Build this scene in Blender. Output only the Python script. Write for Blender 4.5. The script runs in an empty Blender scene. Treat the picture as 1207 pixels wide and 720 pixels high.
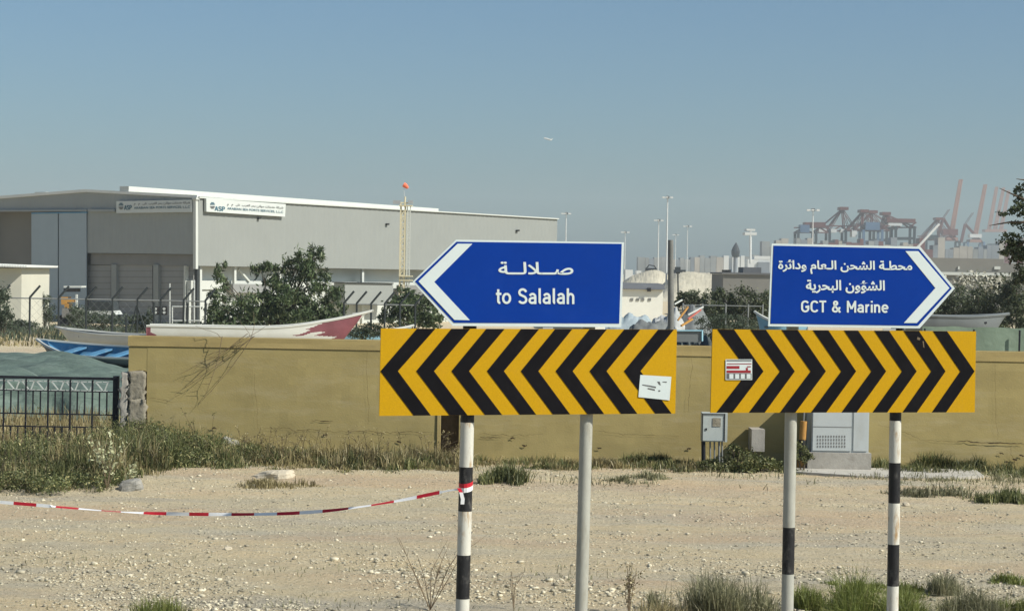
import bpy, math, random
import numpy as np
from mathutils import Vector, Matrix
random.seed(7); RNG = np.random.default_rng(7)
SC = bpy.context.scene; COL = SC.collection
# ------------------------------------------------------------------ camera
CAM_H, FOC, RW, RH, ROLL, PITCH = 2.6, 2300.0, 1207.0, 720.0, 0.018, math.atan(40/2300)
Fv = Vector((0, math.cos(PITCH), -math.sin(PITCH)))
U0 = Vector((0, math.sin(PITCH), math.cos(PITCH))); R0 = Vector((1, 0, 0))
Rv = R0*math.cos(ROLL) + U0*math.sin(ROLL); Uv = U0*math.cos(ROLL) - R0*math.sin(ROLL)
CAM = Vector((0, 0, CAM_H))
cd = bpy.data.cameras.new('camera'); cd.lens = 36*FOC/RW; cd.clip_start = 0.5; cd.clip_end = 30000
co = bpy.data.objects.new('camera', cd); COL.objects.link(co); SC.camera = co
co.matrix_world = Matrix(((Rv.x, Uv.x, -Fv.x, 0), (Rv.y, Uv.y, -Fv.y, 0), (Rv.z, Uv.z, -Fv.z, CAM_H), (0, 0, 0, 1)))
# ------------------------------------------------------------------ world and sun
SUN = Vector((1, -0.5, 0.95)).normalized()
EL = math.asin(SUN.z); AZ = math.atan2(SUN.x, SUN.y)
W = bpy.data.worlds.new('World'); SC.world = W; W.use_nodes = True
nt = W.node_tree; bg = nt.nodes['Background']
sky = nt.nodes.new('ShaderNodeTexSky'); sky.sky_type = 'NISHITA'; sky.sun_disc = False
sky.sun_elevation = EL; sky.sun_rotation = AZ; sky.altitude = 0; sky.air_density = 1.0; sky.dust_density = 1.4; sky.ozone_density = 1.5
hs = nt.nodes.new('ShaderNodeHueSaturation'); hs.inputs['Saturation'].default_value = 1.0; hs.inputs['Value'].default_value = 1.0
tint = nt.nodes.new('ShaderNodeMix'); tint.data_type = 'RGBA'; tint.blend_type = 'MULTIPLY'; tint.inputs['Factor'].default_value = 1
tint.inputs['B'].default_value = (0.58, 0.80, 0.97, 1)
nt.links.new(sky.outputs[0], hs.inputs['Color']); nt.links.new(hs.outputs[0], tint.inputs['A']); nt.links.new(tint.outputs['Result'], bg.inputs['Color'])
bg.inputs['Strength'].default_value = 0.065
sl = bpy.data.lights.new('sun', 'SUN'); sl.energy = 4.0; sl.angle = math.radians(0.5); sl.color = (1.0, 0.955, 0.86)
so = bpy.data.objects.new('sun', sl); COL.objects.link(so); so.rotation_euler = (-SUN).to_track_quat('-Z', 'Y').to_euler()
SC.view_settings.view_transform = 'Standard'; SC.view_settings.look = 'None'; SC.view_settings.exposure = 0.6
SC.cycles.max_bounces = 6; SC.cycles.volume_bounces = 0; SC.cycles.transparent_max_bounces = 8

# ------------------------------------------------------------------ placement helpers
def P(u, v, d):
    return CAM + Fv*d + Rv*((u-603.5)/FOC*d) + Uv*(-(v-360)/FOC*d)
def terr(y):
    if y < 35: return 0.0
    if y < 90: return -0.7*(y-35)/55
    if y < 170: return -0.7-2.3*(y-90)/80
    return -3.0
def GP(u, y, dz=0.0):
    z = terr(y); return Vector(((u-603.5)/FOC*y - (z-CAM_H)*ROLL, y, z+dz))
class Plane:
    def __init__(s, a, b, c):
        s.p = a; s.n = (b-a).cross(c-a).normalized()
        if s.n.dot(CAM-a) < 0: s.n = -s.n
    def at(s, u, v, off=0.0):
        d = (Fv + Rv*((u-603.5)/FOC) + Uv*(-(v-360)/FOC))
        t = (s.p + s.n*off - CAM).dot(s.n)/d.dot(s.n); return CAM + d*t
ORG = {}
class MB:
    def __init__(s): s.v = []; s.f = []; s.m = []
    def add(s, vs, fs, mi=0):
        b = len(s.v); s.v += [tuple(x) for x in vs]; s.f += [tuple(b+i for i in f) for f in fs]; s.m += [mi]*len(fs); return s
    def quad(s, a, b, c, d, mi=0): return s.add((a, b, c, d), ((0, 1, 2, 3),), mi)
    def box(s, x0, x1, y0, y1, z0, z1, mi=0, M=None):
        vs = [Vector((x, y, z)) for x in (x0, x1) for y in (y0, y1) for z in (z0, z1)]
        if M is not None: vs = [M @ q for q in vs]
        return s.add(vs, ((0, 1, 3, 2), (4, 6, 7, 5), (0, 4, 5, 1), (2, 3, 7, 6), (0, 2, 6, 4), (1, 5, 7, 3)), mi)
    def prism(s, pts, off, mi=0):          # polygon pts extruded by vector off
        n = len(pts); off = Vector(off)
        vs = [Vector(p) for p in pts]+[Vector(p)+off for p in pts]
        return s.add(vs, [tuple(range(n)), tuple(range(2*n-1, n-1, -1))]+[(i, i+n, (i+1) % n+n, (i+1) % n) for i in range(n)], mi)
    def beam(s, a, b, w, h=None, mi=0):
        a = Vector(a); b = Vector(b); h = h or w; t = (b-a).normalized()
        r = t.cross(Vector((0, 0, 1)));  r = Vector((1, 0, 0)) if r.length < 1e-3 else r.normalized()
        q = r.cross(t).normalized(); r = r*w/2; q = q*h/2
        return s.add([a-r-q, a+r-q, a+r+q, a-r+q, b-r-q, b+r-q, b+r+q, b-r+q], ((3, 2, 1, 0), (4, 5, 6, 7), (0, 1, 5, 4), (1, 2, 6, 5), (2, 3, 7, 6), (3, 0, 4, 7)), mi)
    def tube(s, pts, rad, n=8, mi=0, cap=True):
        pts = [Vector(p) for p in pts]; k = len(pts)
        if not hasattr(rad, '__len__'): rad = [rad]*k
        b = len(s.v); prev = None
        for i, p in enumerate(pts):
            t = (pts[min(i+1, k-1)]-pts[max(i-1, 0)]).normalized()
            if prev is None:
                r = t.cross(Vector((0, 1, 0)));  r = Vector((1, 0, 0)) if r.length < 1e-3 else r.normalized()
            else: r = (prev-t*prev.dot(t)).normalized()
            prev = r; q = t.cross(r)
            for j in range(n):
                a = 2*math.pi*j/n; s.v.append(tuple(p+(r*math.cos(a)+q*math.sin(a))*rad[i]))
        for i in range(k-1):
            for j in range(n):
                j2 = (j+1) % n; s.f.append((b+i*n+j, b+i*n+j2, b+(i+1)*n+j2, b+(i+1)*n+j)); s.m.append(mi)
        if cap:
            c0 = len(s.v); s.v += s.v[b:b+n]; s.v += s.v[b+(k-1)*n:b+k*n]
            s.f.append(tuple(c0+j for j in range(n))[::-1]); s.m.append(mi); s.f.append(tuple(c0+n+j for j in range(n))); s.m.append(mi)
        return s
    def build(s, name, mats, parent=None, smooth=False):
        me = bpy.data.meshes.new(name); o = bpy.data.objects.new(name, me); COL.objects.link(o)
        org = ORG.get(parent.name, Vector((0, 0, 0))) if parent else Vector((0, 0, 0))
        vs = [(x-org.x, y-org.y, z-org.z) for x, y, z in s.v]
        me.from_pydata(vs, [], s.f); mats = mats if isinstance(mats, (list, tuple)) else [mats]
        for m in mats: me.materials.append(m)
        me.polygons.foreach_set('material_index', s.m)
        if smooth: me.polygons.foreach_set('use_smooth', [True]*len(s.f))
        me.update()
        if parent: o.parent = parent; ORG[o.name] = org
        return o
def tag(o, label=None, cat=None, group=None, kind=None):
    if label: o['label'] = label
    if cat: o['category'] = cat
    if group: o['group'] = group
    if kind: o['kind'] = kind
    return o
def empty(name, loc, label, cat, group=None):
    o = bpy.data.objects.new(name, None); COL.objects.link(o); o.location = loc; ORG[o.name] = Vector(loc)
    o.empty_display_size = 0.2
    return tag(o, label, cat, group)
def npmesh(name, V, F, mats, parent=None, smooth=False):
    me = bpy.data.meshes.new(name); o = bpy.data.objects.new(name, me); COL.objects.link(o)
    org = ORG.get(parent.name, Vector((0, 0, 0))) if parent else Vector((0, 0, 0))
    V = np.asarray(V, dtype=np.float32)-np.array(org, dtype=np.float32); F = np.asarray(F, dtype=np.int32); k = F.shape[1]
    me.vertices.add(len(V)); me.vertices.foreach_set('co', V.ravel())
    me.loops.add(F.size); me.loops.foreach_set('vertex_index', F.ravel())
    me.polygons.add(len(F)); me.polygons.foreach_set('loop_start', np.arange(0, F.size, k, dtype=np.int32))
    for m in (mats if isinstance(mats, (list, tuple)) else [mats]): me.materials.append(m)
    if smooth: me.polygons.foreach_set('use_smooth', np.ones(len(F), dtype=bool))
    me.update(calc_edges=True); me.validate()
    if parent: o.parent = parent; ORG[o.name] = org
    return o

# ------------------------------------------------------------------ materials
def S(r, g, b):
    f = lambda c: (c/255/12.92) if c/255 <= 0.04045 else ((c/255+0.055)/1.055)**2.4
    return (f(r), f(g), f(b), 1)
def mat(name, col, rough=0.8, var=0.15, scale=4.0, bump=0.0, bscale=40.0, metal=0.0, col2=None, island=0.0, stretch=None, spec=0.3, stain=None):
    m = bpy.data.materials.new(name); m.use_nodes = True; n = m.node_tree; L = n.links
    bs = n.nodes['Principled BSDF']; bs.inputs['Roughness'].default_value = rough; bs.inputs['Metallic'].default_value = metal
    bs.inputs['Specular IOR Level'].default_value = spec
    geo = n.nodes.new('ShaderNodeNewGeometry'); mp = n.nodes.new('ShaderNodeMapping')
    if stretch: mp.inputs['Scale'].default_value = stretch
    L.new(geo.outputs['Position'], mp.inputs['Vector'])
    nz = n.nodes.new('ShaderNodeTexNoise'); nz.inputs['Scale'].default_value = scale; nz.inputs['Detail'].default_value = 7; nz.inputs['Roughness'].default_value = 0.65
    L.new(mp.outputs[0], nz.inputs['Vector'])
    ramp = n.nodes.new('ShaderNodeValToRGB'); e = ramp.color_ramp.elements; e[0].position = 0.3; e[1].position = 0.7
    c2 = col2 or tuple(min(1, c*(1+var)) for c in col[:3])+(1,); c1 = col if col2 else tuple(c*(1-var) for c in col[:3])+(1,)
    e[0].color = c1; e[1].color = c2; L.new(nz.outputs[0], ramp.inputs[0]); out = ramp.outputs[0]
    if island:
        mul = n.nodes.new('ShaderNodeMapRange'); mul.inputs['To Min'].default_value = 1-island; mul.inputs['To Max'].default_value = 1+island
        L.new(geo.outputs['Random Per Island'], mul.inputs['Value'])
        vm = n.nodes.new('ShaderNodeVectorMath'); vm.operation = 'SCALE'; L.new(out, vm.inputs[0]); L.new(mul.outputs[0], vm.inputs['Scale']); out = vm.outputs[0]
    if stain:
        sc_, sx, amt, scol = stain
        mp2 = n.nodes.new('ShaderNodeMapping'); mp2.inputs['Scale'].default_value = sx; L.new(geo.outputs['Position'], mp2.inputs['Vector'])
        n2 = n.nodes.new('ShaderNodeTexNoise'); n2.inputs['Scale'].default_value = sc_; n2.inputs['Detail'].default_value = 8; n2.inputs['Roughness'].default_value = 0.7; L.new(mp2.outputs[0], n2.inputs['Vector'])
        mr = n.nodes.new('ShaderNodeMapRange'); mr.inputs['From Min'].default_value = 0.52; mr.inputs['From Max'].default_value = 0.72; mr.inputs['To Max'].default_value = amt
        L.new(n2.outputs[0], mr.inputs['Value']); mx = n.nodes.new('ShaderNodeMix'); mx.data_type = 'RGBA'
        L.new(mr.outputs[0], mx.inputs['Factor']); L.new(out, mx.inputs['A']); mx.inputs['B'].default_value = scol; out = mx.outputs['Result']
    L.new(out, bs.inputs['Base Color'])
    if bump:
        nb = n.nodes.new('ShaderNodeTexNoise'); nb.inputs['Scale'].default_value = bscale; nb.inputs['Detail'].default_value = 6; L.new(mp.outputs[0], nb.inputs['Vector'])
        b = n.nodes.new('ShaderNodeBump'); b.inputs['Strength'].default_value = 1; b.inputs['Distance'].default_value = bump
        L.new(nb.outputs[0], b.inputs['Height']); L.new(b.outputs[0], bs.inputs['Normal'])
    return m
def leafmat(name, ca, cb, cc=None):
    m = bpy.data.materials.new(name); m.use_nodes = True; n = m.node_tree; L = n.links
    bs = n.nodes['Principled BSDF']; bs.inputs['Roughness'].default_value = 0.55; bs.inputs['Specular IOR Level'].default_value = 0.35
    geo = n.nodes.new('ShaderNodeNewGeometry'); ramp = n.nodes.new('ShaderNodeValToRGB'); e = ramp.color_ramp.elements
    e[0].color = ca; e[1].color = cb
    if cc: q = e.new(0.86); q.color = cb; e[2].color = cc; e[2].position = 0.95
    L.new(geo.outputs['Random Per Island'], ramp.inputs[0])
    nz = n.nodes.new('ShaderNodeTexNoise'); nz.inputs['Scale'].default_value = 1.3; nz.inputs['Detail'].default_value = 3; L.new(geo.outputs['Position'], nz.inputs['Vector'])
    mr = n.nodes.new('ShaderNodeMapRange'); mr.inputs['From Min'].default_value = 0.3; mr.inputs['From Max'].default_value = 0.7; mr.inputs['To Min'].default_value = 0.6; mr.inputs['To Max'].default_value = 1.4
    L.new(nz.outputs[0], mr.inputs['Value']); vm = n.nodes.new('ShaderNodeVectorMath'); vm.operation = 'SCALE'
    L.new(ramp.outputs[0], vm.inputs[0]); L.new(mr.outputs[0], vm.inputs['Scale']); L.new(vm.outputs[0], bs.inputs['Base Color'])
    tr = n.nodes.new('ShaderNodeBsdfTranslucent'); L.new(vm.outputs[0], tr.inputs['Color'])
    ms = n.nodes.new('ShaderNodeMixShader'); ms.inputs[0].default_value = 0.25
    L.new(bs.outputs[0], ms.inputs[1]); L.new(tr.outputs[0], ms.inputs[2]); L.new(ms.outputs[0], n.nodes['Material Output'].inputs['Surface'])
    return m
def c(r, g, b): return (r, g, b, 1)
M = {}
M['yellow'] = mat('sign_yellow', c(0.47, 0.265, 0.004), 0.55, 0.09, 110, spec=0.12, stain=(6, (1, 1, 1), 0.22, c(0.45, 0.24, 0.03)))
M['black'] = mat('sign_black', c(0.007, 0.0065, 0.008), 0.6, 0.2, 5, spec=0.06, stain=(9, (1, 1, 1), 0.05, c(0.10, 0.09, 0.08)))
M['blue'] = mat('sign_blue', c(0.002, 0.032, 0.23), 0.6, 0.06, 3, spec=0.06, stain=(7, (1, 1, 1), 0.06, c(0.05, 0.10, 0.30)))
M['white_refl'] = mat('sign_white', c(0.54, 0.60, 0.585), 0.45, 0.03, 5, stain=(8, (1, 1, 1), 0.15, c(0.50, 0.50, 0.44)))
M['alu'] = mat('aluminium', c(0.45, 0.46, 0.45), 0.5, 0.1, 10, metal=0.6)
M['pole_grey'] = mat('pole_grey_paint', c(0.36, 0.36, 0.31), 0.55, 0.1, 6, 0.001, 60, stain=(5, (3, 3, 0.7), 0.5, c(0.22, 0.19, 0.13)))
M['pole_white'] = mat('pole_white_paint', c(0.56, 0.55, 0.48), 0.55, 0.06, 8, 0.001, 60, stain=(6, (4, 4, 0.9), 1.3, c(0.34, 0.22, 0.10)))
M['pole_black'] = mat('pole_black_paint', c(0.016, 0.016, 0.017), 0.5, 0.3, 8, 0.001, 60, stain=(12, (2, 2, 1), 0.45, c(0.20, 0.19, 0.17)))
M['tape_red'] = mat('tape_red', c(0.50, 0.02, 0.035), 0.35, 0.1, 20)
M['tape_white'] = mat('tape_white', c(0.80, 0.80, 0.78), 0.35, 0.05, 20)
M['wall'] = mat('ochre_wall_paint', c(0.325, 0.262, 0.110), 0.9, 0.11, 1.3, 0.0022, 45, stretch=(1, 1, 1.6), stain=(1.4, (0.6, 1, 3.5), 0.6, c(0.40, 0.335, 0.19)))
M['coping'] = mat('ochre_coping_paint', c(0.35, 0.272, 0.115), 0.9, 0.08, 3, 0.003, 70, stain=(3, (0.5, 1, 4), 0.4, c(0.20, 0.15, 0.08)))
M['crack'] = mat('crack', c(0.055, 0.038, 0.02), 0.95, 0.3, 8)
M['rubble'] = mat('rubble_stone', c(0.20, 0.18, 0.135), 0.95, 0.35, 7, 0.012, 22, col2=c(0.31, 0.28, 0.215))
M['concrete'] = mat('concrete', c(0.33, 0.31, 0.27), 0.92, 0.18, 4, 0.004, 50, stain=(6, (1, 1, 1), 0.5, c(0.16, 0.14, 0.11)))
M['gravelpad'] = mat('grey_gravel', c(0.42, 0.40, 0.35), 0.95, 0.15, 9, 0.01, 60)
M['iron'] = mat('wrought_iron', c(0.014, 0.015, 0.02), 0.5, 0.2, 10)
M['cabinet'] = mat('cabinet_paint', c(0.45, 0.48, 0.47), 0.55, 0.04, 3, stain=(5, (1, 1, 0.4), 0.3, c(0.34, 0.32, 0.26)))
M['meter'] = mat('meter_box_paint', c(0.42, 0.46, 0.44), 0.5, 0.05, 5, stain=(7, (1, 1, 0.5), 0.3, c(0.25, 0.22, 0.17)))
M['dark'] = mat('dark_recess', c(0.02, 0.02, 0.02), 0.8, 0.1, 5)
M['orange_pole'] = mat('orange_paint', c(0.42, 0.22, 0.06), 0.7, 0.25, 12)
M['brown'] = mat('gap_shade_brown', c(0.085, 0.062, 0.038), 0.95, 0.3, 6, 0.004, 30)  # brown kept very dark to hold the shade inside the wall gap
M['tarp'] = mat('green_tarp', c(0.098, 0.135, 0.108), 0.75, 0.25, 1.2, 0.05, 5, stain=(1.5, (1, 1, 2), 0.5, c(0.27, 0.33, 0.28)))
M['tarpfence'] = mat('green_mesh_tarp', c(0.19, 0.25, 0.185), 0.85, 0.1, 2.0, 0.01, 9, stain=(2, (1, 1, 1), 0.4, c(0.28, 0.33, 0.27)))
M['rock'] = mat('grey_rock', c(0.26, 0.25, 0.22), 0.9, 0.3, 8, 0.012, 30)
M['palerock'] = mat('pale_rock', c(0.50, 0.44, 0.33), 0.9, 0.2, 8, 0.01, 30)
M['clad'] = mat('grey_cladding', c(0.238, 0.252, 0.236), 0.6, 0.03, 0.4)
M['clad_g'] = mat('gable_cladding', c(0.27, 0.29, 0.28), 0.6, 0.04, 0.4)
M['door_g'] = mat('sliding_door_paint', c(0.30, 0.36, 0.39), 0.5, 0.05, 0.5)
M['roll_g'] = mat('roller_door_paint', c(0.24, 0.245, 0.235), 0.6, 0.08, 0.5)
M['white_p'] = mat('white_panel', c(0.50, 0.52, 0.48), 0.5, 0.04, 0.5)
M['roof_w'] = mat('pale_roof', c(0.66, 0.67, 0.63), 0.5, 0.05, 0.5)
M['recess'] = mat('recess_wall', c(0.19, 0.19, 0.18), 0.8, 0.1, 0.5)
M['inkblue'] = mat('board_print_blue', c(0.05, 0.12, 0.16), 0.6, 0.1, 5)
M['inkgrey'] = mat('board_print_grey', c(0.10, 0.10, 0.10), 0.6, 0.1, 5)
M['board_w'] = mat('board_white', c(0.52, 0.55, 0.52), 0.5, 0.03, 1)
M['shedwhite'] = mat('white_plaster', c(0.78, 0.77, 0.68), 0.9, 0.05, 0.6)
M['cream'] = mat('cream_plaster', c(0.52, 0.51, 0.42), 0.9, 0.05, 0.6)
M['greyroof'] = mat('grey_roof', c(0.12, 0.125, 0.13), 0.8, 0.1, 0.6)
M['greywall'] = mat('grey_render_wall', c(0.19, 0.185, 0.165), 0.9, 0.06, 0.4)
M['postdark'] = mat('dark_galvanised', c(0.028, 0.034, 0.034), 0.6, 0.15, 3)
M['postgrey'] = mat('pale_galvanised', c(0.22, 0.23, 0.22), 0.6, 0.15, 3)
M['boat_w'] = mat('boat_white', c(0.55, 0.55, 0.49), 0.45, 0.05, 1.2, stain=(2, (1, 1, 1), 0.25, c(0.45, 0.42, 0.33)))
M['boat_r'] = mat('boat_burgundy', c(0.19, 0.065, 0.075), 0.55, 0.2, 2)
M['boat_b'] = mat('boat_blue', c(0.08, 0.22, 0.36), 0.6, 0.2, 3, stain=(4, (1, 1, 1), 0.6, c(0.28, 0.36, 0.38)))
M['boat_lb'] = mat('boat_pale_blue', c(0.28, 0.48, 0.56), 0.5, 0.12, 2)
M['boat_g'] = mat('boat_grey', c(0.15, 0.165, 0.165), 0.6, 0.1, 1)
M['boat_k'] = mat('boat_black', c(0.02, 0.022, 0.028), 0.5, 0.1, 1)
M['orange'] = mat('machine_orange', c(0.42, 0.22, 0.05), 0.6, 0.15, 2)
M['red'] = mat('faded_red', c(0.42, 0.12, 0.09), 0.6, 0.2, 2)
M['crane_boom'] = mat('crane_boom', c(0.30, 0.17, 0.13), 0.6, 0.1, 0.1)
M['crane_red'] = mat('crane_red', c(0.13, 0.042, 0.033), 0.6, 0.1, 0.1)
M['crane_blue'] = mat('crane_blue', c(0.09, 0.15, 0.24), 0.6, 0.1, 0.1)
M['crane_dark'] = mat('crane_dark', c(0.022, 0.026, 0.03), 0.6, 0.1, 0.1)
M['far_white'] = mat('far_white', c(0.62, 0.63, 0.60), 0.7, 0.05, 0.05)
M['far_grey'] = mat('far_grey', c(0.20, 0.22, 0.24), 0.8, 0.3, 0.03)
M['lattice'] = mat('lattice_cream', c(0.60, 0.54, 0.36), 0.6, 0.08, 1)
M['sock'] = mat('windsock_red', c(0.75, 0.16, 0.08), 0.7, 0.08, 1)
M['bark'] = mat('bark', c(0.11, 0.085, 0.06), 0.95, 0.3, 10, 0.004, 40)
M['twig'] = mat('dry_twig', c(0.16, 0.12, 0.075), 0.9, 0.3, 12)
M['utility'] = mat('utility_pole_steel', c(0.17, 0.17, 0.155), 0.45, 0.15, 3)
M['lf_ole'] = leafmat('oleander_leaf', c(0.026, 0.045, 0.020), c(0.105, 0.145, 0.058), c(0.24, 0.27, 0.15))
M['lf_dark'] = leafmat('dark_leaf', c(0.026, 0.038, 0.018), c(0.088, 0.108, 0.050), c(0.16, 0.17, 0.10))
M['lf_far'] = leafmat('grey_green_leaf', c(0.035, 0.05, 0.033), c(0.10, 0.125, 0.075))
M['lf_weed'] = leafmat('weed_leaf', c(0.045, 0.060, 0.022), c(0.165, 0.178, 0.066), c(0.42, 0.38, 0.18))
M['lf_pale'] = leafmat('pale_leaf', c(0.42, 0.44, 0.24), c(0.62, 0.62, 0.40))
M['lf_sage'] = leafmat('sage_leaf', c(0.10, 0.105, 0.052), c(0.27, 0.26, 0.145), c(0.52, 0.47, 0.31))
M['lf_mat'] = leafmat('green_mat_leaf', c(0.10, 0.13, 0.025), c(0.22, 0.25, 0.06), c(0.34, 0.32, 0.12))
M['lf_dry'] = leafmat('dry_grass_leaf', c(0.15, 0.125, 0.055), c(0.34, 0.285, 0.14), c(0.50, 0.43, 0.26))
M['lf_white'] = leafmat('white_flower', c(0.42, 0.41, 0.33), c(0.62, 0.60, 0.50))

# ground material
def ground_mat():
    m = bpy.data.materials.new('sandy_ground'); m.use_nodes = True; n = m.node_tree; L = n.links
    bs = n.nodes['Principled BSDF']; bs.inputs['Roughness'].default_value = 0.95; bs.inputs['Specular IOR Level'].default_value = 0.15
    geo = n.nodes.new('ShaderNodeNewGeometry')
    def noise(scale, st, det=6, rg=0.6):
        mp = n.nodes.new('ShaderNodeMapping'); mp.inputs['Scale'].default_value = st; L.new(geo.outputs['Position'], mp.inputs['Vector'])
        z = n.nodes.new('ShaderNodeTexNoise'); z.inputs['Scale'].default_value = scale; z.inputs['Detail'].default_value = det; z.inputs['Roughness'].default_value = rg
        L.new(mp.outputs[0], z.inputs['Vector']); return z.outputs[0]
    def rng(x, a, b, lo=0.0, hi=1.0):
        r = n.nodes.new('ShaderNodeMapRange'); r.inputs['From Min'].default_value = a; r.inputs['From Max'].default_value = b; r.inputs['To Min'].default_value = lo; r.inputs['To Max'].default_value = hi
        L.new(x, r.inputs['Value']); return r.outputs[0]
    def mix(f, a, b):
        x = n.nodes.new('ShaderNodeMix'); x.data_type = 'RGBA'; L.new(f, x.inputs['Factor'])
        if isinstance(a, tuple): x.inputs['A'].default_value = a
        else: L.new(a, x.inputs['A'])
        x.inputs['B'].default_value = b; return x.outputs['Result']
    base = mix(rng(noise(0.9, (0.35, 1, 1)), 0.35, 0.68), c(0.57, 0.485, 0.315), c(0.64, 0.515, 0.315))
    base = mix(rng(noise(0.55, (0.28, 1.5, 1), 7), 0.52, 0.66, 0, 0.75), base, c(0.48, 0.44, 0.34))
    base = mix(rng(noise(3.2, (0.5, 1.3, 1), 7), 0.50, 0.72, 0, 0.55), base, c(0.64, 0.58, 0.43))
    base = mix(rng(noise(0.8, (0.22, 1.3, 1), 7), 0.50, 0.66, 0, 0.6), base, c(0.42, 0.39, 0.32))
    base = mix(rng(noise(0.6, (0.3, 1.1, 1), 5), 0.50, 0.62, 0, 0.6), base, c(0.56, 0.41, 0.26))
    base = mix(rng(noise(26, (1, 1, 1), 4), 0.56, 0.70, 0, 0.75), base, c(0.20, 0.17, 0.115))
    base = mix(rng(noise(34, (1, 0.9, 1), 4, 0.7), 0.57, 0.66, 0, 0.85), base, c(0.66, 0.61, 0.45))
    base = mix(rng(noise(60, (1, 1, 1), 4, 0.8), 0.58, 0.66, 0, 0.8), base, c(0.16, 0.14, 0.09))
    L.new(base, bs.inputs['Base Color'])
    nb = noise(22, (1, 1, 1), 8, 0.75); b = n.nodes.new('ShaderNodeBump'); b.inputs['Strength'].default_value = 1; b.inputs['Distance'].default_value = 0.05
    L.new(nb, b.inputs['Height']); L.new(b.outputs[0], bs.inputs['Normal'])
    return m
M['ground'] = ground_mat()

# ------------------------------------------------------------------ ground, one sheet to the horizon
def fbm(x, y, seed=0):
    r = np.random.default_rng(seed); out = np.zeros_like(x); a = 1.0; f = 1.0
    for o in range(6):
        for k in range(3):
            th = r.uniform(0, 6.28); ph = r.uniform(0, 6.28)
            out += a*np.sin(f*(x*math.cos(th)+y*math.sin(th))*1.7+ph+1.3*np.sin(f*(x*math.sin(th)-y*math.cos(th))+ph))/3
        a *= 0.55; f *= 1.9
    return out
def gz(x, y):
    x = np.asarray(x, float); y = np.asarray(y, float)
    near = np.clip((28-y)/4, 0, 1)*np.clip((14-np.abs(x))/2, 0, 1)
    z = 0.012*fbm(x*0.9, y*1.3, 3)+0.010*fbm(x*4, y*5, 5)+0.007*fbm(x*13, y*13, 9)*np.clip((19.5-y)/3, 0.25, 1)
    z += -0.03*np.exp(-((y-20.2-0.03*x)/0.35)**2)-0.03*np.exp(-((y-22.3-0.02*x)/0.3)**2)+0.05*np.exp(-((y-24.6+0.04*x)/0.9)**2)
    return z*near
def make_ground():
    xs = np.concatenate([-np.geomspace(9.5, 6000, 34)[::-1], np.arange(-9.4, 9.41, 0.07), np.geomspace(9.5, 6000, 34)])
    ys = np.concatenate([[-400, -60, -5, 5, 10, 12, 13.5], np.arange(14, 28, 0.065), np.geomspace(28.2, 35, 6), np.linspace(37, 170, 40), np.geomspace(180, 12000, 22)])
    X, Y = np.meshgrid(xs, ys); Z = np.vectorize(terr)(Y)+gz(X, Y)
    V = np.stack([X, Y, Z], -1).reshape(-1, 3); nx = len(xs); ny = len(ys)
    i = np.arange(nx-1); j = np.arange(ny-1); I, J = np.meshgrid(i, j); a = (J*nx+I).ravel()
    F = np.stack([a, a+1, a+nx+1, a+nx], -1)
    o = npmesh('ground', V, F, M['ground'], smooth=True); tag(o, kind='structure')
make_ground()

# ------------------------------------------------------------------ stones
ICO = np.array([[0, 0, 1], [0.9, 0, 0.45], [0.28, 0.85, 0.45], [-0.72, 0.53, 0.45], [-0.72, -0.53, 0.45], [0.28, -0.85, 0.45], [0.72, 0.53, -0.45], [-0.28, 0.85, -0.45], [-0.9, 0, -0.45], [-0.28, -0.85, -0.45], [0.72, -0.53, -0.45], [0, 0, -1]])
ICF = np.array([[0, 1, 2], [0, 2, 3], [0, 3, 4], [0, 4, 5], [0, 5, 1], [1, 6, 2], [2, 7, 3], [3, 8, 4], [4, 9, 5], [5, 10, 1], [2, 6, 7], [3, 7, 8], [4, 8, 9], [5, 9, 10], [1, 10, 6], [11, 7, 6], [11, 8, 7], [11, 9, 8], [11, 10, 9], [11, 6, 10]])
def stones(name, pts, sz, m):
    n = len(pts); V = np.repeat(ICO[None], n, 0)*RNG.uniform(0.6, 1.3, (n, 12, 1))*np.stack([RNG.uniform(0.7, 1.5, n), RNG.uniform(0.7, 1.3, n), RNG.uniform(0.35, 0.8, n)], -1)[:, None, :]*sz[:, None, None]
    V = V+pts[:, None, :]; F = ICF[None]+(np.arange(n)*12)[:, None, None]
    return npmesh(name, V.reshape(-1, 3), F.reshape(-1, 3), m)
M['pebble'] = mat('pebbles', c(0.43, 0.39, 0.285), 0.9, 0.2, 3, island=0.5)
n = 60000
yy = 14.5+12*RNG.random(n)**1.7; xx = RNG.uniform(-0.29, 0.29, n)*yy
cl = fbm(xx*1.3, yy*1.8, 11); keep = (cl+RNG.normal(0, 0.5, n)) > -0.1; xx = xx[keep]; yy = yy[keep]
sz = np.clip(RNG.lognormal(math.log(0.0065), 0.5, len(xx)), 0.004, 0.035)*(0.85+0.25*(yy < 17.5))
tag(stones('gravel', np.stack([xx, yy, gz(xx, yy)+sz*0.25], -1), sz, M['pebble']), 'loose pale gravel scattered over the sandy ground', 'gravel', kind='stuff')
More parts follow.
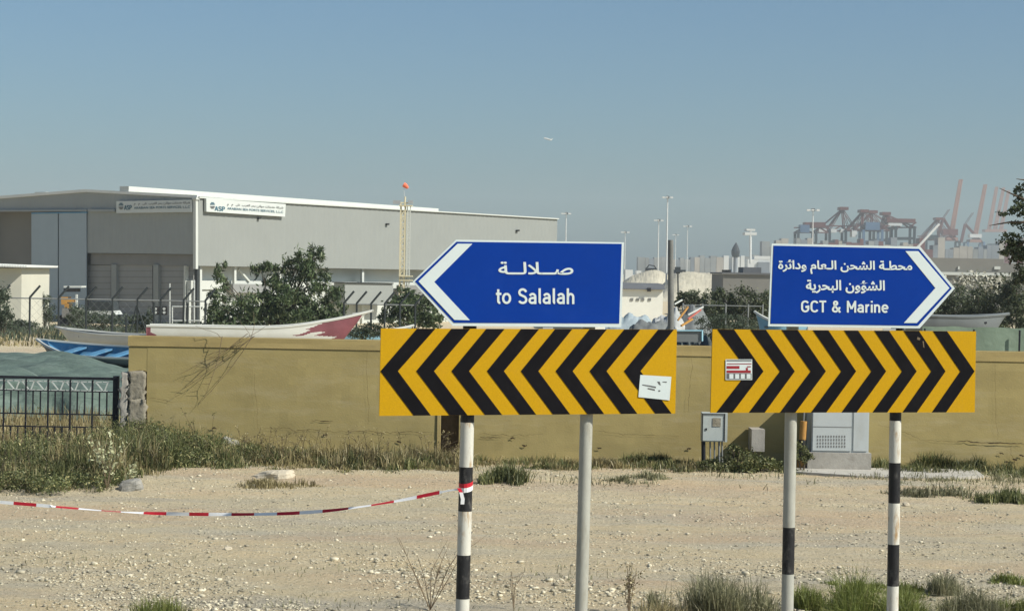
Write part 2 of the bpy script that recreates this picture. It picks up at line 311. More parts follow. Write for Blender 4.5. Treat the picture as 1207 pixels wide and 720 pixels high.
def rock(u, v, wpx, hpx, m, label, seed, name='rock'):
    d = CAM_H*FOC/(v-(320+ROLL*(u-603.5))); w = wpx/FOC*d/2; h = hpx/FOC*d
    r = np.random.default_rng(seed); bm = MB(); b = GP(u, d); nu, nv = 14, 8
    for j in range(nv+1):
        ph = math.pi/2*j/nv
        for i in range(nu):
            th = 2*math.pi*i/nu; k = 1+0.14*math.sin(2*th+seed)+0.10*math.sin(3*th+ph*3+seed*2)+r.normal(0, 0.035); cp = max(0.0, math.cos(ph))**0.42; sp = math.sin(ph)**0.8
            bm.v.append((b.x+w*k*math.cos(th)*cp+w*.15*sp*math.sin(seed), b.y+w*0.8*k*math.sin(th)*cp, b.z-0.02+h*sp*(1+(0.16*math.sin(th+seed)+r.normal(0, .03))*cp)))
    for j in range(nv):
        for i in range(nu):
            i2 = (i+1) % nu; bm.f.append((j*nu+i, j*nu+i2, (j+1)*nu+i2, (j+1)*nu+i)); bm.m.append(0)
    return tag(bm.build(name, m), label, 'rock')
rock(152, 577, 26, 14, M['rock'], 'rounded grey boulder at the edge of the weeds by the pale leaved plant', 1)
rock(322, 564, 44, 12, M['palerock'], 'broad cream stone half hidden in dry grass before the wall', 2)
rock(1139, 549, 20, 20, M['palerock'], 'pale broken stone at the foot of the ochre wall far right', 3)
rock(234, 538, 24, 26, M['rock'], 'grey stone leaning on the wall above the green weeds', 4)
rock(272, 538, 30, 24, M['rock'], 'jagged grey rubble lump right of the stone by the wall', 5)
rock(267, 647, 10, 5, M['palerock'], 'small cream stone lying on bare sand left of centre', 6)
rock(1182, 553, 24, 14, M['palerock'], 'low dirty stone against the wall at the right edge', 7)
rock(791, 608, 9, 4, M['palerock'], 'small white stone on the grey wheel track', 8)
rock(1019, 574, 8, 6, M['palerock'], 'small white stone just left of the striped right post', 9)
rock(1068, 594, 8, 4, M['palerock'], 'tiny cream stone just right of the striped right post', 10)
rock(970, 676, 14, 5, M['palerock'], 'flat brownish stone lying right of the grey post with black band', 11)

# ------------------------------------------------------------------ boundary wall
WD = 26.7; WT = 0.24; ZT = 1.625; WX = lambda u: (u-603.5)/FOC*WD+(CAM_H-1)*ROLL
def wallgrid(bm, x0, x1, z0, z1, y, seed=0):
    nx = max(2, int((x1-x0)/0.12)); nz = max(2, int((z1-z0)/0.12)); b = len(bm.v)
    for j in range(nz+1):
        for i in range(nx+1):
            x = x0+(x1-x0)*i/nx; z = z0+(z1-z0)*j/nz; dy = 0.0
            if j == nz and z1 == ZT: z += -abs(random.gauss(0, 0.004))-(0.02 if random.random() < 0.02 else 0)
            if 0 < i < nx and 0 < j < nz: dy = 0.006*math.sin(x*2.1+seed)*math.sin(z*3+x)+random.gauss(0, 0.0012)
            bm.v.append((x, y+dy, z))
    for j in range(nz):
        for i in range(nx):
            a = b+j*(nx+1)+i; bm.f.append((a, a+1, a+nx+2, a+nx+1)); bm.m.append(0)
def wall_piece(root, x0, x1, zlow=-0.1):
    bm = MB(); wallgrid(bm, x0, x1, zlow, 1.482, WD)
    bm.quad((x0, WD, zlow), (x0, WD, 1.482), (x0, WD+WT, 1.482), (x0, WD+WT, zlow)); bm.quad((x1, WD, zlow), (x1, WD+WT, zlow), (x1, WD+WT, 1.482), (x1, WD, 1.482))
    bm.quad((x0, WD+WT, zlow), (x0, WD+WT, 1.482), (x1, WD+WT, 1.482), (x1, WD+WT, zlow)); bm.quad((x0, WD, 1.482), (x1, WD, 1.482), (x1, WD+WT, 1.482), (x0, WD+WT, 1.482))
    bm.build('wall_panel', M['wall'], root)
wr = empty('boundary_wall', (WX(150), WD, 0), 'long ochre painted boundary wall with cracked plaster behind the signs', 'wall')
wall_piece(wr, WX(172), WX(516)); wall_piece(wr, WX(541), 15.0)
bm = MB().box(WX(150), WX(172)-0.002, WD+0.003, WD+WT-0.003, 1.14, 1.482); bm.build('wall_corner', M['wall'], wr)
def coping(x0, x1):
    bm = MB(); wallgrid(bm, x0, x1, 1.488, ZT, WD-0.012, 2); y0, y1 = WD-0.012, WD+WT+0.012
    bm.quad((x0, y0+.004, ZT-.006), (x1, y0+.004, ZT-.006), (x1, y1, ZT-.006), (x0, y1, ZT-.006)); bm.quad((x0, y0, 1.488), (x0, y1, 1.488), (x1, y1, 1.488), (x1, y0, 1.488))
    bm.quad((x0, y0, 1.488), (x0, y0, ZT), (x0, y1, ZT), (x0, y1, 1.488)); bm.quad((x1, y0, 1.488), (x1, y1, 1.488), (x1, y1, ZT), (x1, y0, ZT)); bm.quad((x0, y1, 1.488), (x0, y1, ZT), (x1, y1, ZT), (x1, y1, 1.488))
    bm.build('coping', M['coping'], wr)
coping(WX(150)-0.01, 15.0)
MB().box(WX(518), WX(541)-0.004, WD+0.17, WD+0.22, -0.1, 1.48).build('gap_shade_panel', M['brown'], wr)  # set-back wall panel; deep shade of the gap is put into its colour
MB().box(WX(515)+0.005, WX(519)+0.003, WD-0.02, WD+0.16, 0.0, 1.48).build('pilaster', M['coping'], wr)
def rubble(x0, x1, z0, z1, y0, y1, seed, name, m, root):
    r = np.random.default_rng(seed); bm = MB(); nx, nz = max(4, int((x1-x0)/0.035)), max(4, int((z1-z0)/0.045))
    for j in range(nz+1):
        for i in range(nx+1):
            q = abs(math.sin(i*1.9+j*0.7+seed))*abs(math.cos(j*1.3-i*0.5))
            e = 0.014 if i in (0, nx) else 0
            bm.v.append((x0+(x1-x0)*i/nx+r.normal(0, e+0.004), y0-0.022*q+r.normal(0, 0.006), z0+(z1-z0)*j/nz+r.normal(0, 0.008)))
    w = nx+1
    for j in range(nz):
        for i in range(nx): a = j*w+i; bm.f.append((a, a+1, a+w+1, a+w)); bm.m.append(0)
    b = len(bm.v)
    for j in range(nz+1):
        for X in (x0, x1): bm.v.append((X, y1, z0+(z1-z0)*j/nz))
    for j in range(nz):
        bm.f.append((j*w, (j+1)*w, b+2*(j+1), b+2*j)); bm.f.append((j*w+nx, b+2*j+1, b+2*(j+1)+1, (j+1)*w+nx)); bm.m += [0, 0]
    bm.f.append(tuple(nz*w+i for i in range(w))+(b+2*nz+1, b+2*nz)); bm.m.append(0)
    return bm.build(name, m, root, smooth=True)
for k, (z0, z1) in enumerate(((-0.05, 0.40), (0.41, 0.76), (0.77, 1.135))):
    rubble(WX(151), WX(171), z0, z1, WD-0.03, WD+0.2, 3+k, 'stone', M['rubble'], wr)
def ribbon_pts(pts, w):
    out = []
    for i, p in enumerate(pts):
        a = pts[max(i-1, 0)]; b = pts[min(i+1, len(pts)-1)]; t = (b[0]-a[0], b[1]-a[1]); l = math.hypot(*t) or 1; nx, ny = -t[1]/l, t[0]/l
        ww = w[i] if hasattr(w, '__len__') else w
        if 0 < i < len(pts)-1:
            t1 = (p[0]-a[0], p[1]-a[1]); l1 = math.hypot(*t1) or 1; cs = max(0.5, abs(nx*(-t1[1]/l1)+ny*(t1[0]/l1))); ww = ww/cs
        out.append(((p[0]+nx*ww/2, p[1]+ny*ww/2), (p[0]-nx*ww/2, p[1]-ny*ww/2)))
    return out
wp = Plane(Vector((0, WD-0.018, 0)), Vector((1, WD-0.018, 0)), Vector((0, WD-0.018, 1)))
def crack(u0, v0, u1, v1, wmax, seed, jag=1.6):
    r = np.random.default_rng(seed); k = max(8, int(abs(u1-u0)+abs(v1-v0))//4); pts = []; y = 0
    for i in range(k+1):
        y = y*0.7+r.normal(0, jag*0.5); t = i/k; dx, dy = u1-u0, v1-v0; l = math.hypot(dx, dy)
        pts.append((u0+dx*t-dy/l*y, v0+dy*t+dx/l*y))
    ws = [max(0.15, wmax*(0.3+0.7*r.random())*math.sin(math.pi*(i+0.5)/(k+1))**0.5) for i in range(k+1)]
    bm = MB(); q = ribbon_pts(pts, ws)
    for i in range(k): bm.quad(wp.at(*q[i][0]), wp.at(*q[i][1]), wp.at(*q[i+1][1]), wp.at(*q[i+1][0]))
    bm.build('crack', M['crack'], wr)
crack(1085, 518, 1130, 520, 0.5, 1); crack(1128, 520, 1207, 523, 1.7, 2, 1.0); crack(310, 505, 400, 508, 0.5, 3); crack(400, 508, 512, 510, 0.7, 4); crack(565, 512, 640, 513, 0.5, 5)
crack(172, 440, 173, 503, 2.0, 6, 1.4); crack(151, 438, 172, 437, 1.6, 7, 0.8); crack(541.5, 492, 541.5, 534, 1.6, 8, 1.0); crack(367, 496, 392, 496, 1.0, 9, 1.2); crack(176, 470, 205, 473, 0.4, 10)
crack(1192, 525, 1195, 545, 0.6, 12); crack(432, 412, 435, 500, 0.35, 13, 1.0); crack(815, 420, 812, 486, 0.4, 14, 0.9); crack(1172, 428, 1176, 518, 0.4, 15, 0.9); crack(300, 440, 304, 505, 0.3, 16, 0.9)
crack(1035, 500, 1085, 517, 0.45, 17, 1.0); crack(700, 508, 800, 514, 0.45, 18, 1.0); crack(566, 515, 590, 516, 1.0, 19, 1.0)
for k_, (u_, v_) in enumerate(((1180, 534), (1196, 541), (1186, 544), (604, 516), (618, 524), (470, 520), (383, 512), (252, 505), (706, 527), (812, 528), (1204, 536))):
    crack(u_-2.5, v_, u_+3, v_+1, 2.6, 40+k_, 0.8)
# gate post, iron gate
gx = WX(140); rubble(WX(141), WX(150), 0, 1.12, WD-0.02, WD+0.2, 21, 'gate_post', M['concrete'], None)
tag(bpy.data.objects['gate_post'], 'rough grey concrete gate post at the left end of the wall', 'post')
gp = Plane(Vector((0, WD+0.08, 0)), Vector((1, WD+0.08, 0)), Vector((0, WD+0.08, 1)))
gate = empty('iron_gate', GP(60, WD+0.08), 'low black wrought iron gate with straight bars and zigzag top band', 'gate')
def gbeam(u0, v0, u1, v1, wpx, name, m='iron', parent=gate, off=0.0):
    w = wpx/FOC*WD; return MB().beam(gp.at(u0, v0, off), gp.at(u1, v1, off), w, w).build(name, M[m], parent)
gbeam(137.2, 443, 135.8, 512, 6.5, 'end_post'); gbeam(-30, 443.5, 134, 446.5, 3.2, 'top_rail'); gbeam(-30, 459, 134, 462, 1.3, 'rail'); gbeam(-30, 486, 134, 489, 1.5, 'rail'); gbeam(-30, 501, 134, 504, 1.5, 'rail'); gbeam(-30, 526, 134, 528, 1.5, 'rail')
k = 0
for u in np.arange(-22.4, 131, 8.7):
    dv = (u-0)*0.018
    if k % 3 == 0: gbeam(u+1.2, 446+dv, u-0.4, 535+dv, 1.9, 'bar')
    else: gbeam(u+0.6, 460+dv, u+0.1, 487+dv, 1.6, 'bar'); gbeam(u-0.1, 502+dv, u-0.4, 530+dv, 1.6, 'bar')
    a = 448+dv; b = 458+dv; s_ = 1 if k % 2 == 0 else -1
    gbeam(u-1-3*s_, a, u+1+3*s_, b, 1.3, 'zigzag', 'white_p'); gbeam(u-4, a-0.2, u+3, a, 1.3, 'zigzag', 'white_p'); gbeam(u-4, b+0.6, u+3, b+0.7, 1.2, 'zigzag', 'white_p')
    k += 1

# ------------------------------------------------------------------ text helpers
def text_mesh(body, bold=0.0):
    from mathutils.geometry import tessellate_polygon
    cu = bpy.data.curves.new('t', 'FONT'); cu.body = body; cu.size = 1
    o = bpy.data.objects.new('t', cu); COL.objects.link(o); bpy.context.view_layer.update()
    dg = bpy.context.evaluated_depsgraph_get(); cv = o.evaluated_get(dg).to_curve(dg); polys = []
    for sp in cv.splines:
        pts = []
        if sp.type == 'BEZIER':
            bp = sp.bezier_points; k = len(bp)
            for i in range(k):
                a, b = bp[i], bp[(i+1) % k]
                st = (b.co-a.co).length; ns = 1 if ((a.handle_right-a.co).length+(b.handle_left-b.co).length) < 0.02 or st < 0.01 else 5
                for q in range(ns):
                    t = q/ns; w = a.co*(1-t)**3+a.handle_right*3*t*(1-t)**2+b.handle_left*3*t*t*(1-t)+b.co*t**3; pts.append((w.x, w.y))
        else: pts = [(p.co.x, p.co.y) for p in sp.points]
        c_ = [p for i, p in enumerate(pts) if math.hypot(p[0]-pts[i-1][0], p[1]-pts[i-1][1]) > 1e-4]
        if len(c_) > 2: polys.append(c_)
    o.evaluated_get(dg).to_curve_clear(); bpy.data.objects.remove(o); bpy.data.curves.remove(cu)
    area = lambda p: sum(p[i-1][0]*p[i][1]-p[i][0]*p[i-1][1] for i in range(len(p)))/2
    def inside(q, p):
        r = False
        for i in range(len(p)):
            (x1, y1), (x2, y2) = p[i-1], p[i]
            if (y1 > q[1]) != (y2 > q[1]) and q[0] < (x2-x1)*(q[1]-y1)/(y2-y1)+x1: r = not r
        return r
    big = max(polys, key=lambda p: abs(area(p))); sg = 1 if area(big) > 0 else -1
    outs = [p for p in polys if area(p)*sg > 0]; holes = [p for p in polys if area(p)*sg < 0]; vs = []; fs = []
    for oi, op in enumerate(outs):
        cu = bpy.data.curves.new('t', 'CURVE'); cu.dimensions = '2D'; cu.fill_mode = 'FRONT'; cu.offset = bold
        for p in [op]+[h for h in holes if inside(h[0], op)]:
            sp = cu.splines.new('POLY'); sp.points.add(len(p)-1); sp.use_cyclic_u = True
            for q, (x, y) in zip(sp.points, p): q.co = (x, y, 0, 1)
        o = bpy.data.objects.new('t', cu); COL.objects.link(o); bpy.context.view_layer.update(); dg = bpy.context.evaluated_depsgraph_get()
        me = o.evaluated_get(dg).to_mesh(); b = len(vs); vs += [(v.co.x, v.co.y, oi % 3) for v in me.vertices]; fs += [tuple(b+i for i in p.vertices) for p in me.polygons]
        o.evaluated_get(dg).to_mesh_clear(); bpy.data.objects.remove(o); bpy.data.curves.remove(cu)
    return vs, fs
def put_text(pl, body, u0, u1, vt, vb, m, parent, off, tilt=0.0, bold=0.012, name='lettering', shape=None):
    vs, fs = shape or text_mesh(body, bold); xs = [v[0] for v in vs]; ys = [v[1] for v in vs]; x0, x1, y0, y1 = min(xs), max(xs), min(ys), max(ys)
    bm = MB(); pts = []
    for x, y, zi in [(v[0], v[1], v[2] if len(v) > 2 else 0) for v in vs]:
        u = u0+(x-x0)/(x1-x0)*(u1-u0); v = vb-(y-y0)/(y1-y0)*(vb-vt)+tilt*(u-u0); pts.append(pl.at(u, v, off+zi*0.00025))
    fs2 = []
    for f in fs:
        if len(f) < 3: continue
        nrm = (pts[f[1]]-pts[f[0]]).cross(pts[f[2]]-pts[f[0]]); fs2.append(f if nrm.dot(pl.n) > 0 else f[::-1])
    bm.add(pts, fs2); o = bm.build(name, m, parent); o['kind'] = 'stuff'; return o
def arc(cx, cy, rx, ry, a0, a1, n=10): return [(cx+rx*math.cos(math.radians(a0+(a1-a0)*i/n)), cy+ry*math.sin(math.radians(a0+(a1-a0)*i/n))) for i in range(n+1)]
GL = {
 't': (0.40, [[(0.17, 0.93), (0.17, 0.22)]+arc(0.29, 0.19, 0.12, 0.12, 180, 275, 5), [(0.02, 0.64), (0.37, 0.64)]]),
 'o': (0.62, [arc(0.30, 0.355, 0.22, 0.285, 90, 450, 22)]),
 'S': (0.68, [[(0.54, 0.76)]+arc(0.32, 0.735, 0.21, 0.195, 30, 200, 9)+[(0.16, 0.60), (0.32, 0.52), (0.48, 0.44)]+arc(0.32, 0.265, 0.23, 0.195, 30, -160, 10)]),
 'a': (0.60, [[(0.09, 0.53)]+arc(0.27, 0.46, 0.17, 0.18, 130, 0, 8)+[(0.44, 0.2), (0.44, 0.0)], [(0.44, 0.385), (0.27, 0.385)]+arc(0.24, 0.225, 0.16, 0.155, 95, 265, 8)+[(0.36, 0.09), (0.44, 0.17)]]),
 'l': (0.30, [[(0.12, 1.0), (0.12, 0.17)]+arc(0.20, 0.15, 0.08, 0.08, 190, 270, 4)]),
 'h': (0.60, [[(0.11, 1.0), (0.11, 0.0)], [(0.11, 0.42)]+arc(0.285, 0.45, 0.165, 0.19, 150, 0, 8)+[(0.45, 0.0)]]),
 'n': (0.60, [[(0.11, 0.7), (0.11, 0.0)], [(0.11, 0.42)]+arc(0.285, 0.45, 0.165, 0.19, 150, 0, 8)+[(0.45, 0.0)]]),
 'r': (0.42, [[(0.11, 0.7), (0.11, 0.0)], [(0.11, 0.42)]+arc(0.31, 0.44, 0.18, 0.20, 160, 80, 5)]),
 'i': (0.26, [[(0.12, 0.7), (0.12, 0.0)], [(0.12, 1.0), (0.12, 0.86)]]),
 'e': (0.60, [[(0.10, 0.36), (0.50, 0.36)]+arc(0.30, 0.38, 0.20, 0.26, 0, 180, 12)+arc(0.31, 0.33, 0.21, 0.265, 180, 315, 8)]),
 'G': (0.74, [[(0.58, 0.80)]+arc(0.35, 0.66, 0.25, 0.27, 40, 180, 8)+arc(0.35, 0.34, 0.25, 0.27, 180, 360, 10)+[(0.60, 0.46), (0.36, 0.46)]]),
 'C': (0.70, [[(0.57, 0.78)]+arc(0.35, 0.66, 0.25, 0.27, 38, 180, 8)+arc(0.35, 0.34, 0.25, 0.27, 180, 322, 10)+[(0.57, 0.22)]]),
 'T': (0.62, [[(0.02, 0.93), (0.56, 0.93)], [(0.29, 0.93), (0.29, 0.0)]]),
 'M': (0.84, [[(0.10, 0.0), (0.10, 1.0)], [(0.09, 0.97), (0.39, 0.30)], [(0.69, 0.97), (0.39, 0.30)], [(0.68, 0.0), (0.68, 1.0)]]),
 '&': (0.78, [[(0.66, 0.0), (0.22, 0.60)]+arc(0.30, 0.79, 0.13, 0.14, 215, -20, 9)+[(0.16, 0.44)]+arc(0.28, 0.25, 0.20, 0.18, 150, 290, 8)+[(0.56, 0.26), (0.62, 0.46)]]),
 'A': (0.66, [[(0.04, 0.0), (0.32, 0.97)], [(0.60, 0.0), (0.32, 0.97)], [(0.14, 0.30), (0.50, 0.30)]]),
 'P': (0.62, [[(0.10, 0.0), (0.10, 1.0)], [(0.10, 0.93), (0.32, 0.93)]+arc(0.34, 0.70, 0.18, 0.23, 90, -90, 9)+[(0.10, 0.47)]]),
 ' ': (0.38, [])}
def stroke_text(s, w=0.145):
    vs = []; fs = []; x = 0; zi = 0
    for ch in s:
        adv, st = GL[ch]
        for pl_ in st:
            q = ribbon_pts([(px+x, py) for px, py in pl_], w); b = len(vs)
            zi = (zi+1) % 4
            for a_, b_ in q: vs += [(*a_, zi), (*b_, zi)]
            fs += [(b+2*i, b+2*i+1, b+2*i+3, b+2*i+2) for i in range(len(q)-1)]
        x += adv
    return vs, fs
# ------------------------------------------------------------------ road signs
def poly(pl, pts, off, th, m, name, parent):
    P3 = [pl.at(u, v, off) for u, v in pts]
    n_ = (P3[1]-P3[0]).cross(P3[2]-P3[0])
    if n_.dot(pl.n) < 0: P3 = P3[::-1]
    return MB().prism(P3, pl.n*(-th)).build(name, m, parent)
def rect(pl, u0, v0, u1, v1, off, th, m, name, parent, tilt=0.0):
    return poly(pl, [(u0, v0), (u1, v0+tilt*(u1-u0)), (u1, v1+tilt*(u1-u0)), (u0, v1)], off, th, m, name, parent)
def post(pl, u0, v0, u1, v1, wpx, bands, name, root, n=12, vtop=292.0):
    """post behind the board plane; bands = [(v_end, material index)] going down, mats grey/white/black"""
    a = pl.at(u0, v0, -0.075); b = pl.at(u1, v1, -0.075); dr = (b-a)/(v1-v0); r = wpx/2/FOC*a.y; bm = MB(); v = vtop
    for ve, mi in bands:
        bm.tube([a+dr*(v-v0), a+dr*((v+ve)/2-v0), a+dr*(ve-v0)], r, n, mi, cap=True); v = ve+0.02
    p = a+dr*(v-v0); e = p+dr*((p.z+0.3)/(-dr.z))
    bm.tube([p, (p+e)/2, e], r, n, bands[0][1] if bands[-1][1] == 2 else bands[-1][1], cap=True)
    o = bm.build(name, [M['pole_grey'], M['pole_white'], M['pole_black']], root, smooth=True)
    for pg in o.data.polygons:
        if len(pg.vertices) > 4: pg.use_smooth = False
    return o
def clamp(pl, u, v, root, w=20):
    return rect(pl, u-w/2, v-2.2, u+w/2, v+2.2, -0.012, 0.02, M['alu'], 'clamp', root)
# left sign
LP = Plane(P(447, 490, 11.3), P(796, 487, 11.76), P(449.3, 387, 11.3)); base = LP.at(620, 480, -0.08); base.z = 0
ls = empty('direction_sign', base, 'left pointing blue arrow sign above yellow and black chevron board on two posts', 'road sign', 'direction signs on posts')
cb = poly(LP, [(449, 387), (798, 388.3), (796, 487.2), (447, 490)], 0, 0.012, M['yellow'], 'chevron_board', ls)
tp = [(491.6, 513.3), (532.2, 554.4), (573.3, 594.9), (614.4, 635.6), (654.4, 674.6), (695, 715.4), (736, 754.8), (776, 794.4)]
md = [(448.6, 469), (490.7, 511.6), (532.2, 552.9), (574, 594), (614, 634.6), (655, 675), (695, 715), (735.6, 755)]
bt = [(487.8, 507.8), (530, 551), (572, 591.8), (612.9, 632), (652, 672), (692.7, 712.2), (732.3, 751.3), (772.7, 791.6)]
for (a, b), (m0, m1), (d0, d1) in zip(tp, md, bt):
    f = lambda u: 387.1+(u-449)*0.0037; g = lambda u: 489.9-(u-447)*0.008
    poly(LP, [(a, f(a)), (b, f(b)), (m1, 437.3), (d1, g(d1)), (d0, g(d0)), (m0, 437.3)], 0.003, 0.002, M['black'], 'chevron', cb)
ap = poly(LP, [(486.5, 332), (537.5, 282.5), (735.5, 285.7), (732.3, 385.6), (533.5, 384)], 0.0, 0.006, M['white_refl'], 'arrow_panel', ls)
ZZ = lambda s, ox, oy, pts: [(ox+x/s, oy+y/s) for x, y in pts]
poly(LP, ZZ(4.642, 480, 275, [(43, 263), (270, 46), (1174, 58), (1160, 493), (256, 489)]), 0.0025, 0.002, M['blue'], 'blue_field', ap)
poly(LP, ZZ(4.642, 480, 275, [(62, 263), (276, 57), (357, 57), (148, 266), (343, 475), (258, 473)]), 0.005, 0.002, M['white_refl'], 'arrow', ap)
put_text(LP, "\uFE94\u0640\u0640\uFEDF\uFEFC\u0640\u0640\uFEBB", 587.5, 675.8, 308.4, 323.6, M['white_refl'], ap, 0.0055, 0.003, 0.018)
put_text(LP, '', 584.5, 677, 339.6, 358.3, M['white_refl'], ap, 0.0055, 0.002, shape=stroke_text('to Salalah'))
post(LP, 551, 490, 545, 720, 16.2, [(497.5, 2), (550, 1), (602, 2), (653.5, 1), (705, 2), (756, 1)], 'striped_post', ls)
post(LP, 691.3, 490, 685, 720, 15.0, [(600, 0), (900, 0)], 'grey_post', ls)
for u, v in ((553, 300), (552.5, 365), (552, 400), (551, 470), (694, 300), (693.5, 365), (693, 400), (692, 470)): clamp(LP, u, v, ls)
rect(LP, 640, 385, 652, 387.5, -0.004, 0.006, M['alu'], 'bracket', ls)
# sticker on the left board
st = poly(LP, ZZ(18, 745, 435, [(175, 120), (835, 160), (795, 660), (135, 590)]), 0.006, 0.001, M['white_refl'], 'sticker', ls)
for q in ([(220, 322), (380, 345), (510, 370), (505, 400), (380, 372), (220, 340)], [(335, 395), (485, 425), (485, 455), (335, 420)], [(535, 262), (590, 262), (610, 340), (575, 325)], [(560, 445), (600, 445), (600, 472), (560, 472)], [(650, 262), (740, 262), (735, 285), (650, 275)]):
    poly(LP, ZZ(18, 745, 435, q), 0.0075, 0.0008, M['inkgrey'], 'print', st)
# right sign
RP = Plane(P(837, 486, 11.87), P(1149, 486, 12.25), P(839.5, 388, 11.87)); base = RP.at(990, 480, -0.08); base.z = 0
rs = empty('direction_sign', base, 'right pointing blue arrow sign above yellow and black chevron board on two posts', 'road sign', 'direction signs on posts')
cb = poly(RP, [(840, 388), (1150.6, 390.5), (1149, 485.8), (837.5, 486.3)], 0, 0.012, M['yellow'], 'chevron_board', rs)
tp = [(845.8, 865.3), (884.7, 902.8), (921.4, 940.3), (958.3, 976.4), (995, 1011.4), (1030.6, 1048), (1065.3, 1083.3), (1100, 1116.4)]
md = [(882, 900), (919.4, 936.9), (955.6, 973.6), (991.7, 1009.2), (1027.2, 1044.6), (1063.3, 1080.6), (1097.8, 1114.6), (1132, 1148.8)]
bt = [(844.4, 863.3), (882.8, 901.4), (919.4, 937.5), (956, 974), (992, 1009.7), (1028.6, 1045.8), (1063.9, 1080.8), (1098.6, 1115.3)]
for (a, b), (m0, m1), (d0, d1) in zip(tp, md, bt):
    f = lambda u: 388.1+(u-840)*0.008; g = lambda u: 486.2-(u-837)*0.0015
    poly(RP, [(a, f(a)), (b, f(b)), (m1, 437.5), (d1, g(d1)), (d0, g(d0)), (m0, 437.5)], 0.003, 0.002, M['black'], 'chevron', cb)
ap = poly(RP, ZZ(5.248, 900, 280, [(50, 37), (970, 57), (1184, 314), (966, 561), (29, 548)]), 0.0, 0.006, M['white_refl'], 'arrow_panel', rs)
poly(RP, ZZ(5.248, 900, 280, [(62, 50), (962, 70), (1166, 314), (956, 545), (43, 532)]), 0.0025, 0.002, M['blue'], 'blue_field', ap)
poly(RP, ZZ(5.248, 900, 280, [(878, 84), (957, 84), (1150, 312), (948, 528), (868, 528), (1063, 312)]), 0.005, 0.002, M['white_refl'], 'arrow', ap)
put_text(RP, "\uFE93\uFEAE\uFE8B\uFE8D\uFEA9\uFEED \uFEE1\uFE8E\uFECC\u0640\uFEDF\uFE8D \uFEE6\uFEA4\uFEB8\uFEDF\uFE8D \uFE94\u0640\uFEC4\uFEA4\uFEE3", 917.2, 1075.3, 306, 322.6, M['white_refl'], ap, 0.0055, 0.008, 0.026)
put_text(RP, "\uFE94\uFEF3\uFEAE\uFEA4\uFE92\uFEDF\uFE8D \uFEE5\uFEED\uFE86\uFEB8\uFEDF\uFE8D", 949.9, 1043, 329.6, 345.6, M['white_refl'], ap, 0.0055, 0.006, 0.026)
put_text(RP, '', 944.2, 1047.3, 354.0, 368.6, M['white_refl'], ap, 0.0055, 0.006, shape=stroke_text('GCT & Marine', 0.155))
post(RP, 932.3, 487, 928, 720, 14.5, [(500, 0), (621, 0), (676, 2)], 'grey_post', rs, vtop=297.0)
post(RP, 1055.5, 487, 1052, 720, 14.0, [(495.5, 2), (545, 1), (592.5, 2), (641, 1), (690, 2), (742, 1)], 'striped_post', rs, vtop=299.0)
for u, v in ((935, 305), (934.5, 370), (934, 400), (933, 470), (1058, 305), (1057.5, 370), (1057, 400), (1056, 470)): clamp(RP, u, v, rs, 17)
poly(RP, [(1081.5, 397), (1085, 398.5), (1084, 401), (1081, 400)], 0.0045, 0.001, M['twig'], 'rust_mark', cb); poly(RP, [(1087.5, 402), (1088.8, 402), (1089.6, 410), (1088.4, 409)], 0.0045, 0.001, M['twig'], 'rust_mark', cb)
rect(RP, 1041, 387.3, 1056, 389.5, -0.004, 0.006, M['alu'], 'bracket', rs)
st = rect(RP, 855.3, 423.4, 886.6, 447.6, 0.006, 0.001, M['white_refl'], 'sticker', rs)
M['ink_red'] = mat('sticker_red', c(0.25, 0.02, 0.025), 0.6, 0.1, 9)
for q, k in (((205, 165, 735, 190), 'inkgrey'), ((215, 238, 735, 255), 'ink_red'), ((205, 290, 480, 352), 'ink_red'), ((205, 385, 720, 440), 'ink_red'), ((615, 330, 660, 385), 'ink_red'), ((640, 295, 720, 318), 'ink_red')):
    rect(RP, 845+q[0]/18, 415+q[1]/18, 845+q[2]/18, 415+q[3]/18, 0.0072, 0.0006, M[k], 'print', st)
rect(RP, 856.4, 440, 885.8, 446.6, 0.0072, 0.0006, M['inkgrey'], 'print', st)
for x in (265, 388, 508, 632): rect(RP, 845+x/18, 415+462/18, 845+(x+85)/18, 415+560/18, 0.0082, 0.0006, M['white_refl'], 'print', st)
